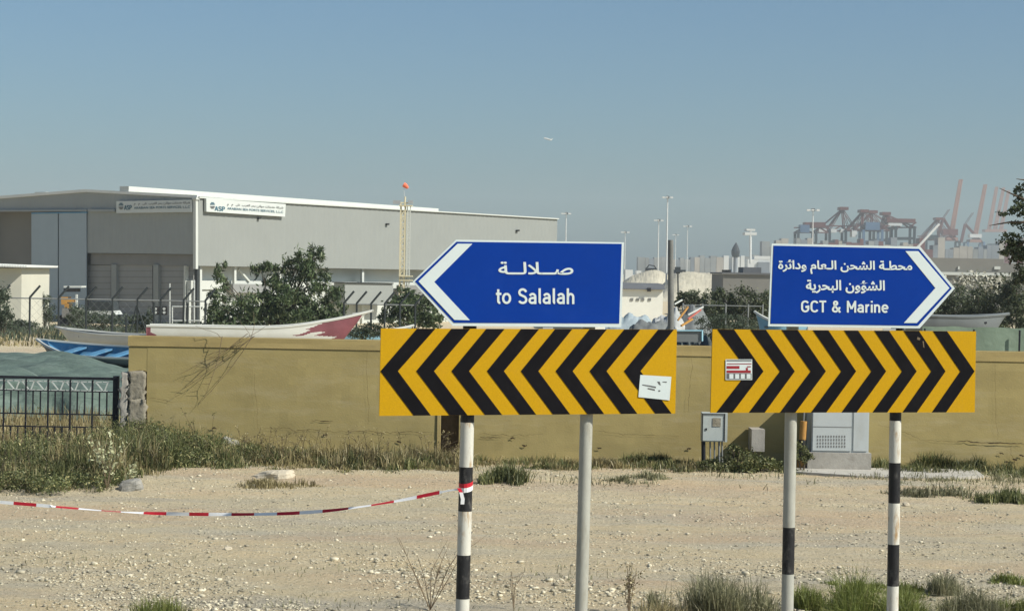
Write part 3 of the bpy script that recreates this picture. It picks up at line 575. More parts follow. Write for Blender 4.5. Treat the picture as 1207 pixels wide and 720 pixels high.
# caution tape
def tape():
    pts = [(-30, 589.2), (0, 591.5), (40, 594.6), (90, 599), (130, 602.3), (170, 604.4), (230, 605.8), (290, 606), (340, 605), (390, 601.6), (440, 595), (480, 588), (515, 580.6), (541, 575.5)]
    us = np.array([p[0] for p in pts]); vs = np.array([p[1] for p in pts]); n = 150; U = np.linspace(-30, 541, n); V = np.interp(U, us, vs)
    V = np.convolve(np.pad(V, 4, 'edge'), np.ones(9)/9, 'valid'); L = 0; bm = MB(); prev = None; last = None; W2 = 0.0105
    pole = LP.at(547, 574, -0.075).y
    for i in range(n):
        d = 12.6+(pole-12.6)*(U[i]+30)/571; p = P(U[i], V[i], d)
        if last is not None: L += (p-last).length
        last = p
        tw = 0.35+0.8*math.sin(L*1.15+0.4)**2*(1 if U[i] > 20 else 0.2)+0.5*math.sin(L*3.1)+0.35*math.sin(L*7.3)
        if U[i] < 60: tw = 0.25
        e = Vector((0, math.sin(tw), math.cos(tw)))*W2*(1 if U[i] < 520 else 0.5)
        cur = (p+e, p-e, L)
        if prev: bm.quad(prev[0], prev[1], cur[1], cur[0], 0 if (L/0.155) % 2 < 1 else 1)
        prev = cur
    a = LP.at(549, 573, -0.075); r = 0.0425
    for z0, z1, mi in ((0.030, 0.005, 0), (0.005, -0.022, 1)):
        for j in range(14):
            t0, t1 = 2*math.pi*j/14, 2*math.pi*(j+1)/14; w0 = 0.012*math.sin(t0*1+0.5); w1 = 0.012*math.sin(t1*1+0.5)
            q = lambda t, z: a+Vector((r*math.cos(t), r*math.sin(t), z))
            bm.quad(q(t0, z0+w0), q(t1, z0+w1), q(t1, z1+w1), q(t0, z1+w0), mi)
    h = P(541, 575, pole-0.05)
    k = [h, P(543.5, 580, pole-0.06), P(545.5, 588, pole-0.06), P(545, 594, pole-0.06)]
    for i in range(3):
        o = Rv*0.011; bm.quad(k[i]-o, k[i]+o, k[i+1]+o, k[i+1]-o, 1 if i else 0)
    tag(bm.build('caution_tape', [M['tape_red'], M['tape_white']]), 'red and white barrier tape tied round the striped post and sagging left', 'tape')
tape()

# ------------------------------------------------------------------ cabinets by the wall
def cbox(name, u0, u1, v0, v1, y, dep, m, root):
    """box with front face at depth y spanning pixels, running back dep metres"""
    pl = Plane(Vector((0, y, 0)), Vector((1, y, 0)), Vector((0, y, 1))); a = pl.at(u0, (v0+v1)/2); b = pl.at(u1, (v0+v1)/2); t = pl.at((u0+u1)/2, v0); l = pl.at((u0+u1)/2, v1)
    return MB().box(a.x, b.x, y, y+dep, l.z, t.z).build(name, m, root)
CY = 26.17
cab = empty('utility_cabinet', GP(990, CY), 'pale grey steel utility cabinet with louvred door on a concrete plinth', 'cabinet')
cbox('cabinet_body', 957, 1024.5, 455, 533.5, CY, 0.5, M['cabinet'], cab)
dr = cbox('door', 958.5, 1004, 458, 531, CY-0.018, 0.016, M['cabinet'], cab)
cbox('door', 1006.5, 1023, 458, 531.5, CY-0.014, 0.012, M['cabinet'], cab)
cbox('seam', 958.5, 1004, 502.6, 503.4, CY-0.021, 0.002, M['recess'], cab)
for r_ in range(4):
    for k_ in range(11): cbox('louvre', 963+k_*3.2, 964.5+k_*3.2, 513+r_*3.9, 515.6+r_*3.9, CY-0.021, 0.002, M['recess'], dr)
cbox('plinth', 952, 1027, 533.5, 552.5, CY-0.06, 0.58, M['concrete'], cab)
mt = empty('meter_box', GP(841, 26.2), 'small grey meter box on short pipe legs near the wall', 'meter box')
cbox('box_body', 827.5, 857.5, 486.5, 520.5, 26.15, 0.2, M['meter'], mt)
mdoor = cbox('door', 828.6, 853.4, 489, 519.3, 26.13, 0.018, M['meter'], mt); cbox('frame_edge', 853.6, 854.6, 487.5, 520.5, 26.12, 0.02, M['dark'], mt); cbox('frame_edge', 827.5, 855, 487.6, 488.6, 26.12, 0.02, M['dark'], mt)
cbox('frame_edge', 827.4, 828.3, 487.6, 520.5, 26.12, 0.02, M['dark'], mt)
cbox('notice', 840, 849.5, 492.5, 502.5, 26.122, 0.004, M['rubble'], mdoor); cbox('lock', 831.5, 833.5, 504.5, 506.8, 26.12, 0.008, M['dark'], mdoor)
for u, w in ((829, 5), (837, 2), (842, 2), (847.5, 2.4), (851, 2)):
    a = GP(u, 26.22); b = P(u, 520, 26.22); MB().tube([a, b], w/2/FOC*26.2, 8).build('conduit', M['boat_k' if u < 830 else 'postgrey'], mt)
tag(cbox('concrete_block', 886, 901.5, 506, 532, 26.3, 0.38, M['concrete'], None), 'squat rendered concrete block against the wall left of the cabinet', 'block')
o = bpy.data.objects['concrete_block']
b0 = GP(944, 26.25); bl = empty('marker_post', b0, 'short leaning orange and black marker post beside the utility cabinet', 'post')
t0 = P(947.5, 496, 26.25); q = lambda t: b0+(t0-b0)*t
MB().tube([q(0), q(0.25)], 0.055, 10).build('post_section', M['orange_pole'], bl, True); MB().tube([q(0.252), q(0.62)], 0.052, 10).build('post_section', M['pole_black'], bl, True); MB().tube([q(0.622), q(1.0)], 0.05, 10).build('post_section', M['orange_pole'], bl, True)
MB().tube([q(1.0), q(1.35)], 0.016, 6).build('rod', M['postgrey'], bl)
# concrete slab in front
bm = MB(); pts = [GP(u, y, 0.0) for u, y in ((925, 25.75), (1010, 25.3), (1110, 25.2), (1160, 25.6), (1150, 26.4), (1060, 26.4), (925, 26.2))]
bm.prism([p+Vector((0, 0, 0.035)) for p in pts], (0, 0, -0.10)); tag(bm.build('concrete_pad', M['gravelpad']), kind='structure')
# twigs at the wall top; long hanging ones added for their branch shadows
def twig(bm, a, b, r, depth=0, seed=None):
    n_ = 7; pts = []; a = Vector(a); b = Vector(b); L = (b-a).length
    for i in range(n_+1):
        t = i/n_; pts.append(a.lerp(b, t)+Vector((random.gauss(0, L*0.02), random.gauss(0, L*0.015), random.gauss(0, L*0.02)+L*0.12*math.sin(t*math.pi))))
    bm.tube(pts, [r*(1-0.75*i/n_) for i in range(n_+1)], 4)
    if depth > 0:
        for k in range(4):
            i = random.randint(2, n_-1); d = (b-a)*random.uniform(0.25, 0.5); ang = random.choice((-1, 1))*random.uniform(0.3, 0.8)
            d = Matrix.Rotation(ang, 3, 'Y') @ d; twig(bm, pts[i], pts[i]+d, r*0.6, depth-1)
bm = MB()
def stem(a, b, r, bow):
    n_ = 9; a = P(*a, WD-0.09); b = P(*b, WD-0.05); pts = [a.lerp(b, k/n_)+Vector((bow*math.sin(k/n_*math.pi), -.02*math.sin(k*1.3), .4*bow*math.sin(k/n_*math.pi)+random.gauss(0, .006))) for k in range(n_+1)]
    bm.tube(pts, [r*(1-.6*k/n_) for k in range(n_+1)], 4); return pts
for a, b, w_ in (((300, 396), (205, 466), .05), ((292, 393), (222, 452), -.06), ((285, 402), (212, 440), .08), ((298, 397), (233, 478), .05), ((262, 396), (240, 470), .04), ((288, 405), (238, 420), .05)):
    p = stem(a, b, .0045, w_)
    for k in (4, 6, 7): bm.tube([p[k], p[k]+Vector((random.uniform(-.16, -.02), 0, random.uniform(-.16, .02)))], [.003, .0012], 3)
for a, b in (((296, 400), (280, 378)), ((262, 398), (230, 384)), ((296, 399), (298, 366)), ((290, 398), (318, 382))): stem(a, b, .004, .03)
tag(bm.build('shadow_twigs', M['twig']), 'bare twigs on the left ochre wall, hanging stems added to make branch shadows', 'branch')

# ------------------------------------------------------------------ vegetation builders
def leaves(centers, L, Wd, up=0.3, name='foliage', m=None, parent=None, dirs=None):
    n_ = len(centers); D = RNG.normal(0, 1, (n_, 3)); D[:, 2] += up
    if dirs is not None: D = D*0.45+dirs
    D /= np.linalg.norm(D, axis=1)[:, None]; Q = np.cross(D, RNG.normal(0, 1, (n_, 3))); Q /= np.linalg.norm(Q, axis=1)[:, None]
    l = (L*RNG.uniform(0.6, 1.3, n_))[:, None]; w = (Wd*RNG.uniform(0.7, 1.2, n_))[:, None]
    V = np.stack([centers-D*l/2, centers+Q*w/2, centers+D*l/2, centers-Q*w/2], 1).reshape(-1, 3)
    F = np.arange(n_*4).reshape(-1, 4); return npmesh(name, V, F, m, parent)
def blob_points(c0, r, n_, clumps=24, cs=0.28, hollow=0.35):
    """points gathered in clumps spread through an ellipsoid, denser at its skin"""
    cc = RNG.normal(0, 1, (clumps, 3)); cc /= np.linalg.norm(cc, axis=1)[:, None]; cc *= (hollow+(1-hollow)*RNG.random(clumps)**0.5)[:, None]
    k = RNG.integers(0, clumps, n_); p = cc[k]+RNG.normal(0, cs, (n_, 3))*RNG.uniform(0.4, 1.2, clumps)[k][:, None]
    return p*np.array(r)+np.array(c0)
def shrub(name, label, cat, u, y, lumps, n_, leaf, m, group=None, stems=5, up=0.3, thick=1.0, trunk=None, part='foliage'):
    """lumps: (u, v, ru, rv) pixel ellipses at depth y; crown depth thick metres"""
    base = GP(u, y); root = empty(name, base, label, cat, group); pts = []; A = sum(l[2]*l[3] for l in lumps); bm = MB()
    for (lu, lv, ru, rv) in lumps:
        c0 = P(lu, lv, y); rx, rz = ru/FOC*y, rv/FOC*y; ry = max(min(thick, max(rx, rz)*1.2), 0.1)
        k = max(20, int(n_*ru*rv/A)); pts.append(blob_points(c0, (rx, ry, rz), k, max(6, int(k/45)), 0.22))
        for s_ in range(stems):
            e = c0+Vector((random.uniform(-.6, .6)*rx, random.uniform(-.5, .5)*ry, random.uniform(-.3, .7)*rz)); b = base+Vector((random.uniform(-.1, .1)*rx*2, 0, -0.05)); mdl = b.lerp(e, 0.5)+Vector((random.uniform(-.15, .15)*rx, 0, 0.1*rz))
            r0 = trunk or max(0.012, 0.02*(e-b).length); bm.tube([b, b.lerp(mdl, .5), mdl, mdl.lerp(e, .5), e], [r0, r0*.8, r0*.6, r0*.4, r0*.2], 5)
    bm.build('trunk' if trunk else 'stem', M['bark'], root)
    leaves(np.concatenate(pts), leaf[0], leaf[1], up, part, m, root); return root
def grass_patch(X, Y, H, w, m, name, label=None, cat='grass', parent=None, lean=0.35, kind=None, seg=2, zfun=None):
    n_ = len(X); Z = (gz(X, Y) if zfun is None else zfun(X, Y)); th = RNG.uniform(0, 6.28, n_); ln = np.abs(RNG.normal(0, lean, n_))
    dx, dy = np.cos(th), np.sin(th); ph = RNG.uniform(0, 3.14, n_); qx, qy = np.cos(ph)*w/2, np.sin(ph)*w/2
    B = np.stack([X, Y, Z-0.01], -1); Q = np.stack([qx, qy, np.zeros(n_)], -1)
    mid = B+np.stack([dx*ln*H*0.3, dy*ln*H*0.3, H*0.6], -1); tip = B+np.stack([dx*ln*H, dy*ln*H, H*(1-0.3*np.clip(ln, 0, 1))], -1)
    V = np.stack([B-Q, B+Q, mid-Q*0.7, mid+Q*0.7, tip], 1).reshape(-1, 3); a = np.arange(n_)*5
    F = np.concatenate([np.stack([a, a+1, a+3], -1), np.stack([a, a+3, a+2], -1), np.stack([a+2, a+3, a+4], -1)])
    o = npmesh(name, V, F, m, parent)
    if label: tag(o, label, cat, kind=kind)
    return o
def px2ground(u, v):
    y = CAM_H*FOC/(v-(320+ROLL*(u-603.5))); return (u-603.5)/FOC*y+CAM_H*ROLL, y
def strip_pts(n_, ulo, uhi, ylo, yhi):
    u = RNG.uniform(ulo, uhi, n_); y = RNG.uniform(0, 1, n_); y = ylo(u)+(yhi(u)-ylo(u))*y; return (u-603.5)/FOC*y+CAM_H*ROLL, y, u
I = np.interp
# dense weed strip along the wall, left
fy = lambda u: np.interp(u, [-60, 0, 80, 140, 200, 300, 420, 540], [22.3, 22.2, 22.2, 23.0, 24.6, 25.0, 24.6, 24.9])+0.25*np.sin(u*0.09)+0.12*np.sin(u*0.31)
by = lambda u: np.full_like(u, WD-0.1)
def clump_patch(n_, ulo, uhi, f0, f1, H, m, name, label, nc, cr, w, lean, th=0.7):
    """blades gathered in many small fountains of differing height"""
    cX, cY, cu = strip_pts(nc, ulo, uhi, f0, f1); ch = RNG.uniform(0.35, 1.15, nc)*H(cu)*np.clip((cY-f0(cu))/th, 0.22, 1)
    k = RNG.integers(0, nc, n_); a = RNG.uniform(0, 6.28, n_); r = np.abs(RNG.normal(0, cr, n_)); X = cX[k]+r*np.cos(a); Y = np.minimum(cY[k]+r*np.sin(a), WD-0.04)
    return grass_patch(X, Y, ch[k]*RNG.uniform(0.45, 1.1, n_), w, m, name, label, name.replace('_', ' '), lean=lean, kind='stuff')
HW = lambda u: I(u, [-60, 60, 110, 160, 200, 240, 300], [0.34, 0.36, 0.46, 0.56, 0.50, 0.42, 0.28])
clump_patch(14000, -60, 300, fy, by, HW, M['lf_weed'], 'weeds', 'dense dark green weeds growing along the foot of the wall left', 260, 0.09, 0.013, 0.6)
clump_patch(5000, -60, 300, fy, by, lambda u: HW(u)*1.1, M['lf_dry'], 'dry_grass', 'straw stalks standing among the dark weeds at left', 140, 0.10, 0.010, 0.5)
clump_patch(9000, 235, 548, fy, by, lambda u: np.full_like(u, 0.30), M['lf_dry'], 'dry_grass', 'straw coloured dry grass before the wall left of centre', 190, 0.10, 0.012, 0.7)
clump_patch(7000, 260, 548, fy, by, lambda u: np.full_like(u, 0.26), M['lf_weed'], 'weeds', 'green weeds mixed in the dry grass before the wall', 150, 0.09, 0.012, 0.7)
fw = lambda u: 25.75+0.35*np.sin(u*0.045)+0.15*np.sin(u*0.17)
clump_patch(4200, 548, 945, fw, by, lambda u: np.full_like(u, 0.17), M['lf_weed'], 'weeds', 'low scruffy green weeds along the wall foot behind the posts', 110, 0.10, 0.011, 0.8, 0.4)
clump_patch(3000, 548, 830, fw, by, lambda u: np.full_like(u, 0.14), M['lf_dry'], 'dry_grass', 'low dead straw along the wall foot behind the posts', 80, 0.12, 0.011, 0.9, 0.4)
clump_patch(3600, 1028, 1250, fw, by, lambda u: np.full_like(u, 0.20), M['lf_weed'], 'weeds', 'scruffy weeds along the wall foot right of the cabinet', 70, 0.11, 0.011, 0.8, 0.4)
clump_patch(2200, 1028, 1250, lambda u: fw(u)-1.2, by, lambda u: np.full_like(u, 0.12), M['lf_sage'], 'dry_grass', 'thin greyish growth on the sand at the far right', 90, 0.16, 0.010, 0.9, 0.4)
def stalks(n_, ulo, uhi, hmax, m, name, label):
    bm = MB(); tp = []
    for i in range(n_):
        u = random.uniform(ulo, uhi); y = random.uniform(float(fy(np.array(u)))+0.3, WD-0.1); b = GP(u, y); h = hmax*random.uniform(.5, 1.1); e = b+Vector((random.gauss(0, .22)*h, random.gauss(0, .12)*h, h)); md_ = b.lerp(e, .5)+Vector((random.gauss(0, .04), 0, .03))
        bm.tube([b, md_, e], [.004, .003, .0015], 3, cap=False)
        for q_ in range(3): f = md_.lerp(e, random.random()); g_ = f+Vector((random.gauss(0, .08), random.gauss(0, .05), random.uniform(.02, .1))); bm.tube([f, g_], [.0025, .001], 3, cap=False); tp += [np.array(g_), np.array(e)]
    o = bm.build(name, M['twig']); tag(o, label, 'stalks', kind='stuff'); return leaves(np.repeat(np.array(tp), 3, 0)+RNG.normal(0, .012, (len(tp)*3, 3)), .022, .012, .4, 'seed_heads', m, o)
stalks(70, 280, 540, 0.42, M['lf_dry'], 'dry_stalks', 'thin dry seed stalks standing above the straw grass by the wall')
stalks(45, -40, 290, 0.62, M['lf_weed'], 'green_stalks', 'thin leafy stalks sticking out of the dark weeds at left')
# leafy ground cover at the left front edge
X, Y, u = strip_pts(9000, -60, 150, lambda u: fy(u)-0.15, lambda u: fy(u)+1.1)
Cn = np.stack([X, Y, RNG.uniform(0.0, 0.16, len(X))], -1); tag(leaves(Cn, 0.035, 0.018, 0.5, 'ground_cover', M['lf_weed']), 'low leafy green creeper at the front edge of the weeds', 'creeper', kind='stuff')
# leafy weeds among the strip
for k_, (uu, vv, ru, rv, y) in enumerate(((60, 528, 70, 22, 25.2), (150, 520, 60, 26, 25.6), (225, 525, 45, 22, 25.8), (20, 550, 60, 16, 23.8), (120, 550, 50, 18, 24.2), (290, 540, 40, 16, 25.9), (190, 535, 40, 20, 25.0), (245, 545, 36, 14, 25.3), (170, 512, 26, 14, 26.2), (335, 548, 30, 12, 25.8), (215, 556, 34, 8, 24.8))):
    p0 = P(uu, vv, y); pts = blob_points(p0, (ru/FOC*y, 0.6, rv/FOC*y), 2400, 40, 0.2, 0.2); pts[:, 2] = np.maximum(pts[:, 2], 0.02)
    tag(leaves(pts, 0.045, 0.014, 0.9, 'leafy_weeds', M['lf_weed']), 'leafy dark green weeds in the thicket before the gate and wall', 'weeds', kind='stuff')
# sprays of taller stalks
def spray(u, v, y, n_, h, m, name, label, cat, spread=0.1, r=0.004, leaf=None, lm=None, group=None):
    root = empty(name, GP(u, y), label, cat, group); b = GP(u, y); bm = MB(); tips = []
    for i in range(n_):
        a = random.uniform(0, 6.28); s_ = random.uniform(0.3, 1)*spread; hh = h*random.uniform(0.55, 1.05); e = b+Vector((math.cos(a)*s_*hh, math.sin(a)*s_*hh, hh))
        mdl = b.lerp(e, .5)+Vector((random.gauss(0, .05)*hh, random.gauss(0, .05)*hh, .03)); bm.tube([b, b.lerp(mdl, .5), mdl, mdl.lerp(e, .5), e], [r, r*.9, r*.75, r*.6, r*.35], 4, cap=False)
        for t in np.linspace(0.35, 1, 14): p = b.lerp(mdl, t*2) if t < .5 else mdl.lerp(e, t*2-1); tips.append(np.array(p)+RNG.normal(0, 0.012, 3))
        for q_ in range(3):
            t = random.uniform(.3, .85); p = b.lerp(e, t); f = p+Vector((random.gauss(0, .14)*hh, random.gauss(0, .1)*hh, random.uniform(.08, .25)*hh)); bm.tube([p, p.lerp(f, .5)+Vector((0, 0, -.01)), f], [r*.6, r*.5, r*.25], 4, cap=False)
            for t2 in (0.5, 0.75, 1): tips.append(np.array(p.lerp(f, t2))+RNG.normal(0, 0.012, 3))
    bm.build('stem', M['twig'], root)
    if leaf: leaves(np.array(tips*leaf[2]) + RNG.normal(0, 0.015, (len(tips)*leaf[2], 3)), leaf[0], leaf[1], 0.4, 'leaves', lm, root)
    return root
def dstep(v, u): return CAM_H*FOC/(v-(320+ROLL*(u-603.5)))
spray(124, 578, dstep(578, 124)+0.1, 9, 0.66, None, 'weed', 'slender plant with pale yellowish leaves before the dark weeds', 'plant', 0.35, 0.004, (0.05, 0.03, 1), M['lf_pale'])
spray(148, 578, dstep(578, 148)+0.3, 4, 0.34, None, 'weed', 'small pale leaved sprig over the rounded grey boulder', 'plant', 0.8, 0.003, (0.04, 0.025, 1), M['lf_pale'])
dr_ = [(506, 724, 14.9, 8, 0.62, 0.55, 'bare branching dry weed left of the striped left post', None),
       (605, 722, 15.0, 3, 0.30, 0.2, 'small thin dry stalk between the two left posts', None),
       (741, 722, 14.9, 6, 0.46, 0.25, 'dry weed with seed heads right of the plain grey left post', (0.022, 0.014, 1)),
       (1007, 716, 15.2, 5, 0.2, 0.5, 'tiny dry weed between the two right posts', None)]
for u, v, y, k_, h, sp, lb, lf in dr_: spray(u, v, y, k_, h, None, 'dry_weed', lb, 'weed', sp, 0.0035, lf, M['lf_dry'])
# tufts (u, v base, width px, height px, n, material)
TU = [(598, 570, 72, 34, 1500, 'lf_weed', 'dark green grass tuft just right of the striped left post'),
      (660, 548, 60, 14, 500, 'lf_dry', 'thin dry grass at the wall foot behind the grey left post'),
      (640, 552, 50, 12, 600, 'lf_weed', 'thin green weeds at the wall foot between the two left posts'),
      (716, 550, 60, 16, 800, 'lf_dry', 'dry straw grass at the wall foot right of the grey left post'),
      (812, 552, 40, 12, 500, 'lf_dry', 'dry straw grass just left of the meter box'),
      (1040, 552, 30, 16, 500, 'lf_weed', 'dark weeds touching the right side of the cabinet plinth'),
      (762, 546, 84, 22, 900, 'lf_weed', 'low weeds at the wall foot left of the meter box'),
      (768, 569, 46, 14, 600, 'lf_sage', 'small grey green tuft on the sand before the meter box'),
      (1095, 549, 80, 26, 1400, 'lf_weed', 'row of dark weeds at the wall foot right of the cabinet'),
      (1140, 551, 40, 22, 600, 'lf_weed', 'weeds beside the pale broken stone at the wall'),
      (1180, 590, 90, 22, 1800, 'lf_weed', 'patchy green grass on the sand at the right edge'),
      (1105, 585, 130, 16, 1300, 'lf_sage', 'sparse dry tufts behind the striped right post'),
      (845, 728, 150, 66, 5200, 'lf_sage', 'big grey green bushy clump in the foreground left of the grey right post'),
      (775, 738, 110, 36, 2200, 'lf_dry', 'dry clump at the bottom edge beside the big grey green bush'),
      (950, 716, 54, 32, 2200, 'lf_mat', 'yellow green tuft just right of the grey right post'),
      (1030, 742, 150, 72, 8000, 'lf_mat', 'broad yellow green mat around the foot of the striped right post'),
      (1065, 700, 90, 18, 1500, 'lf_mat', 'low green growth behind the striped right post'),
      (1112, 700, 56, 30, 1500, 'lf_sage', 'soft grey green tuft right of the striped right post'),
      (1150, 738, 120, 48, 3600, 'lf_sage', 'grey green growth near the bottom right corner'),
      (1195, 687, 66, 16, 1500, 'lf_mat', 'small green mat at the right edge of the sand'),
      (1200, 722, 70, 26, 2200, 'lf_mat', 'larger green mat in the bottom right corner'),
      (178, 742, 120, 42, 2400, 'lf_mat', 'fresh green grass tuft at the bottom left edge'),
      (898, 731, 60, 34, 1500, 'lf_sage', 'grey green tuft touching the grey right post'),
      (540, 738, 120, 20, 700, 'lf_sage', 'sparse weeds around the foot of the striped left post'),
      (1020, 695, 70, 14, 1200, 'lf_mat', 'long low yellow green patch left of the striped right post'),
      (735, 570, 60, 9, 500, 'lf_sage', 'thin dry growth on the sand right of the grey left post'),
      (980, 690, 24, 8, 200, 'lf_mat', 'tiny green sprout between the two right posts'),
      (325, 573, 120, 13, 1500, 'lf_dry', 'dry straw tuft around the broad cream stone')]
for (u, v, w, h, n_, mk, lb) in TU:
    X0, y = px2ground(u, v); rx = w/2/FOC*y; Hm = h/FOC*y; ry = min(rx, 0.4)
    cx = RNG.normal(0, 0.42, (14, 2)); k_ = RNG.integers(0, 14, n_)
    ox = np.clip(cx[k_, 0]+RNG.normal(0, 0.14, n_), -1, 1); oy = cx[k_, 1]+RNG.normal(0, 0.14, n_)
    X = X0+ox*rx; Y = y+oy*ry; Y = np.minimum(Y, WD-0.05); Hh = Hm*RNG.uniform(0.3, 1.1, n_)*(1-0.55*ox**2)*(0.45+0.65*RNG.random(14)[k_]); keep = RNG.random(n_) < 0.75; X, Y, Hh = X[keep], Y[keep], Hh[keep]
    root = empty('grass_tuft', (X0, y, 0), lb, 'grass tuft')
    grass_patch(X, Y, Hh, 0.0065 if y < 18 else 0.012, M[mk], 'blades', None, parent=root, lean=0.6)['kind'] = 'stuff'
    if mk in ('lf_mat', 'lf_sage', 'lf_weed'):
        q = len(X)//3; Cn = np.stack([X[:q], Y[:q], np.array(Hh[:q])*0.6*RNG.random(q)+gz(X[:q], Y[:q])], -1); leaves(Cn, 0.022 if y < 18 else 0.04, 0.009 if y < 18 else 0.016, 0.3, 'leaves', M[mk], root)
shrub('weed_bush', 'leafy pale green weeds round the feet of the meter box', 'bush', 868, 25.9, [(846, 550, 24, 9), (878, 545, 26, 12), (905, 549, 16, 8), (866, 532, 10, 8)], 4200, (0.05, 0.022), M['lf_weed'], thick=0.5)
shrub('weed_bush', 'thin dark weed behind the leaning orange marker post', 'bush', 946, 25.9, [(944, 536, 12, 12)], 700, (0.04, 0.02), M['lf_weed'], thick=0.2)
# sparse scattered litter weeds over the sand
X, Y, u = strip_pts(2600, -40, 1240, lambda u: np.full_like(u, 14.6), lambda u: np.full_like(u, 17.4)+0*u); k = fbm(X*1.1, Y*1.6, 21) > 0.35
grass_patch(X[k], Y[k], RNG.uniform(0.02, 0.07, k.sum()), 0.008, M['lf_sage'], 'sparse_weeds', 'thin scattered weeds over the nearest gravel', 'weeds', lean=0.8, kind='stuff')
X, Y, u = strip_pts(3000, 560, 1230, lambda u: np.full_like(u, 23.6), lambda u: np.full_like(u, 26.5)); k = fbm(X*0.9, Y*1.6, 22) > 0.3
grass_patch(X[k], Y[k], RNG.uniform(0.03, 0.14, k.sum()), 0.012, M['lf_sage'], 'weeds', 'thin scattered weeds along the foot of the wall right', 'weeds', lean=0.8, kind='stuff')

# ------------------------------------------------------------------ yard behind the wall
def tarp_sheet():
    nx, ny = 170, 130; V = []
    for j in range(ny+1):
        t = j/ny
        for i in range(nx+1):
            s = i/nx; x = -12+7.0*s
            if t < 0.25: y = 32+0.6*t/0.25; z = 0.52*(t/0.25)
            else: y = 32.6+16*(t-0.25)/0.75; z = 0.50-0.20*(t-0.25)/0.75
            z = z*(1-0.18*s)+0.06*math.sin(x*2.3+y*0.6)+0.05*math.sin(x*5+1.7*y)*0.6+0.05*math.sin(y*0.9+x*0.7)*(t > 0.2)
            y += 0.12*math.sin(x*4+z*6)*(t < 0.3)+0.05*math.sin(x*9)
            z += 0.08*abs(math.sin(x*1.1+y*0.42+0.9*math.sin(x*0.8)))**0.6*(t > .25)+0.05*abs(math.sin(x*2.3-y*0.7))*(t > .25)
            sag = 0.42*max(0, s-0.5)/0.5; V.append((x*(y/32.0)**0.6, y, max(z-sag*(t > .3), terr(y)+0.02)))
    w = nx+1; F = [(j*w+i, j*w+i+1, (j+1)*w+i+1, (j+1)*w+i) for j in range(ny) for i in range(nx)]
    tag(npmesh('tarpaulin', V, F, M['tarp'], smooth=True), 'large wrinkled green tarpaulin spread over the yard behind the gate', 'tarpaulin')
tarp_sheet()
X = RNG.uniform(-10, -4.9, 5000); Y = RNG.uniform(27.3, 31.6, 5000)
grass_patch(X, Y, RNG.uniform(0.1, 0.42, 5000), 0.016, M['lf_dry'], 'grass', 'straw yellow grass seen through the bars of the gate', 'grass', lean=0.4, kind='stuff', zfun=lambda a, b: np.zeros_like(a))
def boat(name, label, cen, ang, Lh, beam, hgt, mats, bowrise=0.5, thw=4, paint=None, group=None, inner=1, roll=0.0, rim=2):
    """open skiff, bow toward +x local; mats = [hull, inside, gunwale, paint]"""
    root = empty(name, cen, label, 'boat', group); Mx = Matrix.Translation(cen) @ Matrix.Rotation(ang, 4, 'Z') @ Matrix.Rotation(roll, 4, 'X'); ns, nt_ = (150, 52) if paint else (40, 8)
    def sec(s):
        w = beam/2*(1-max(0, (s-0.45)/0.55)**2.2)*(0.8+0.2*min(1, s/0.3)); w = max(w, 0.02); top = hgt*(1+0.05*(1-s))+bowrise*max(0, (s-0.45)/0.55)**2.2; keel = (bowrise+hgt)*0.9*max(0, (s-0.86)/0.14)**2
        return w, top, keel
    for nm, sc_, mi, flip in (('hull', 1.0, None, 0), ('interior', 0.93, inner, 1)):
        bm = MB()
        for a in range(ns+1):
            s = a/ns; w, top, keel = sec(s); w *= sc_
            for b in range(-nt_, nt_+1):
                t = abs(b)/nt_; yy_ = math.copysign(w*math.sin(min(1, t*1.15)*math.pi/2)**0.8, b) if b else 0; zz_ = keel+(top-keel)*(t**1.6)+(0.05 if flip else 0)
                zz_ = min(zz_, top-(0.0 if not flip else 0.0)); bm.v.append(Mx @ Vector((Lh*(s-0.5)+0.10*Lh*(t-0.5)*max(0, s-0.8)/0.2, yy_, zz_)))
        W_ = 2*nt_+1
        for a in range(ns):
            for b in range(W_-1):
                f = (a*W_+b, (a+1)*W_+b, (a+1)*W_+b+1, a*W_+b+1); bm.f.append(f if flip else f[::-1])
                bm.m.append(0 if mi is None and not (paint and paint(a/ns, abs(b+0.5-nt_)/nt_)) else (3 if mi is None else mi))
        if not flip: bm.f.append(tuple(range(W_))); bm.m.append(0)
        bm.v = [tuple(q) for q in bm.v]; bm.build(nm, mats, root, smooth=True)
    for sd in (-1, 1):
        pts = []
        for a in range(ns+1): w, top, k_ = sec(a/ns); pts.append(Mx @ Vector((Lh*(a/ns-0.5)+0.05*Lh*max(0, a/ns-0.8)/0.2, sd*w*0.985, top+0.01)))
        MB().tube(pts, 0.035, 5).build('gunwale', mats[rim], root)
    for k_ in range(thw):
        s = 0.12+0.62*k_/max(1, thw-1); w, top, _ = sec(s); MB().box(Lh*(s-0.5)-0.13, Lh*(s-0.5)+0.13, -w*0.93, w*0.93, top*0.72, top*0.72+0.04, 0, Mx).build('thwart', mats[inner], root)
    return root
def fl(s, t):
    tri = abs(((t*5.3+0.3) % 1)-0.5)*2; lo = 0.915-0.16*max(0, t-0.35)-0.11*tri*(0.4+t*.6)
    if t > 0.3 and lo < s < 0.955: return True
    if 0.66 < s < 0.90 and abs(t-0.80-0.05*math.sin(s*34)) < 0.09*((s-0.66)/0.24)**0.8: return True
    return s > 0.978 or s < 0.016 or (s < 0.05 and abs(t-.75) < .12*(1-s/0.05))
by_ = 55
boat('skiff', 'long white open boat with burgundy flame painting on its bow', GP(300, by_, 0.52), 0.10, 6.0, 1.5, 0.60, [M['boat_w'], M['boat_w'], M['boat_w'], M['boat_r']], 0.55, paint=fl)
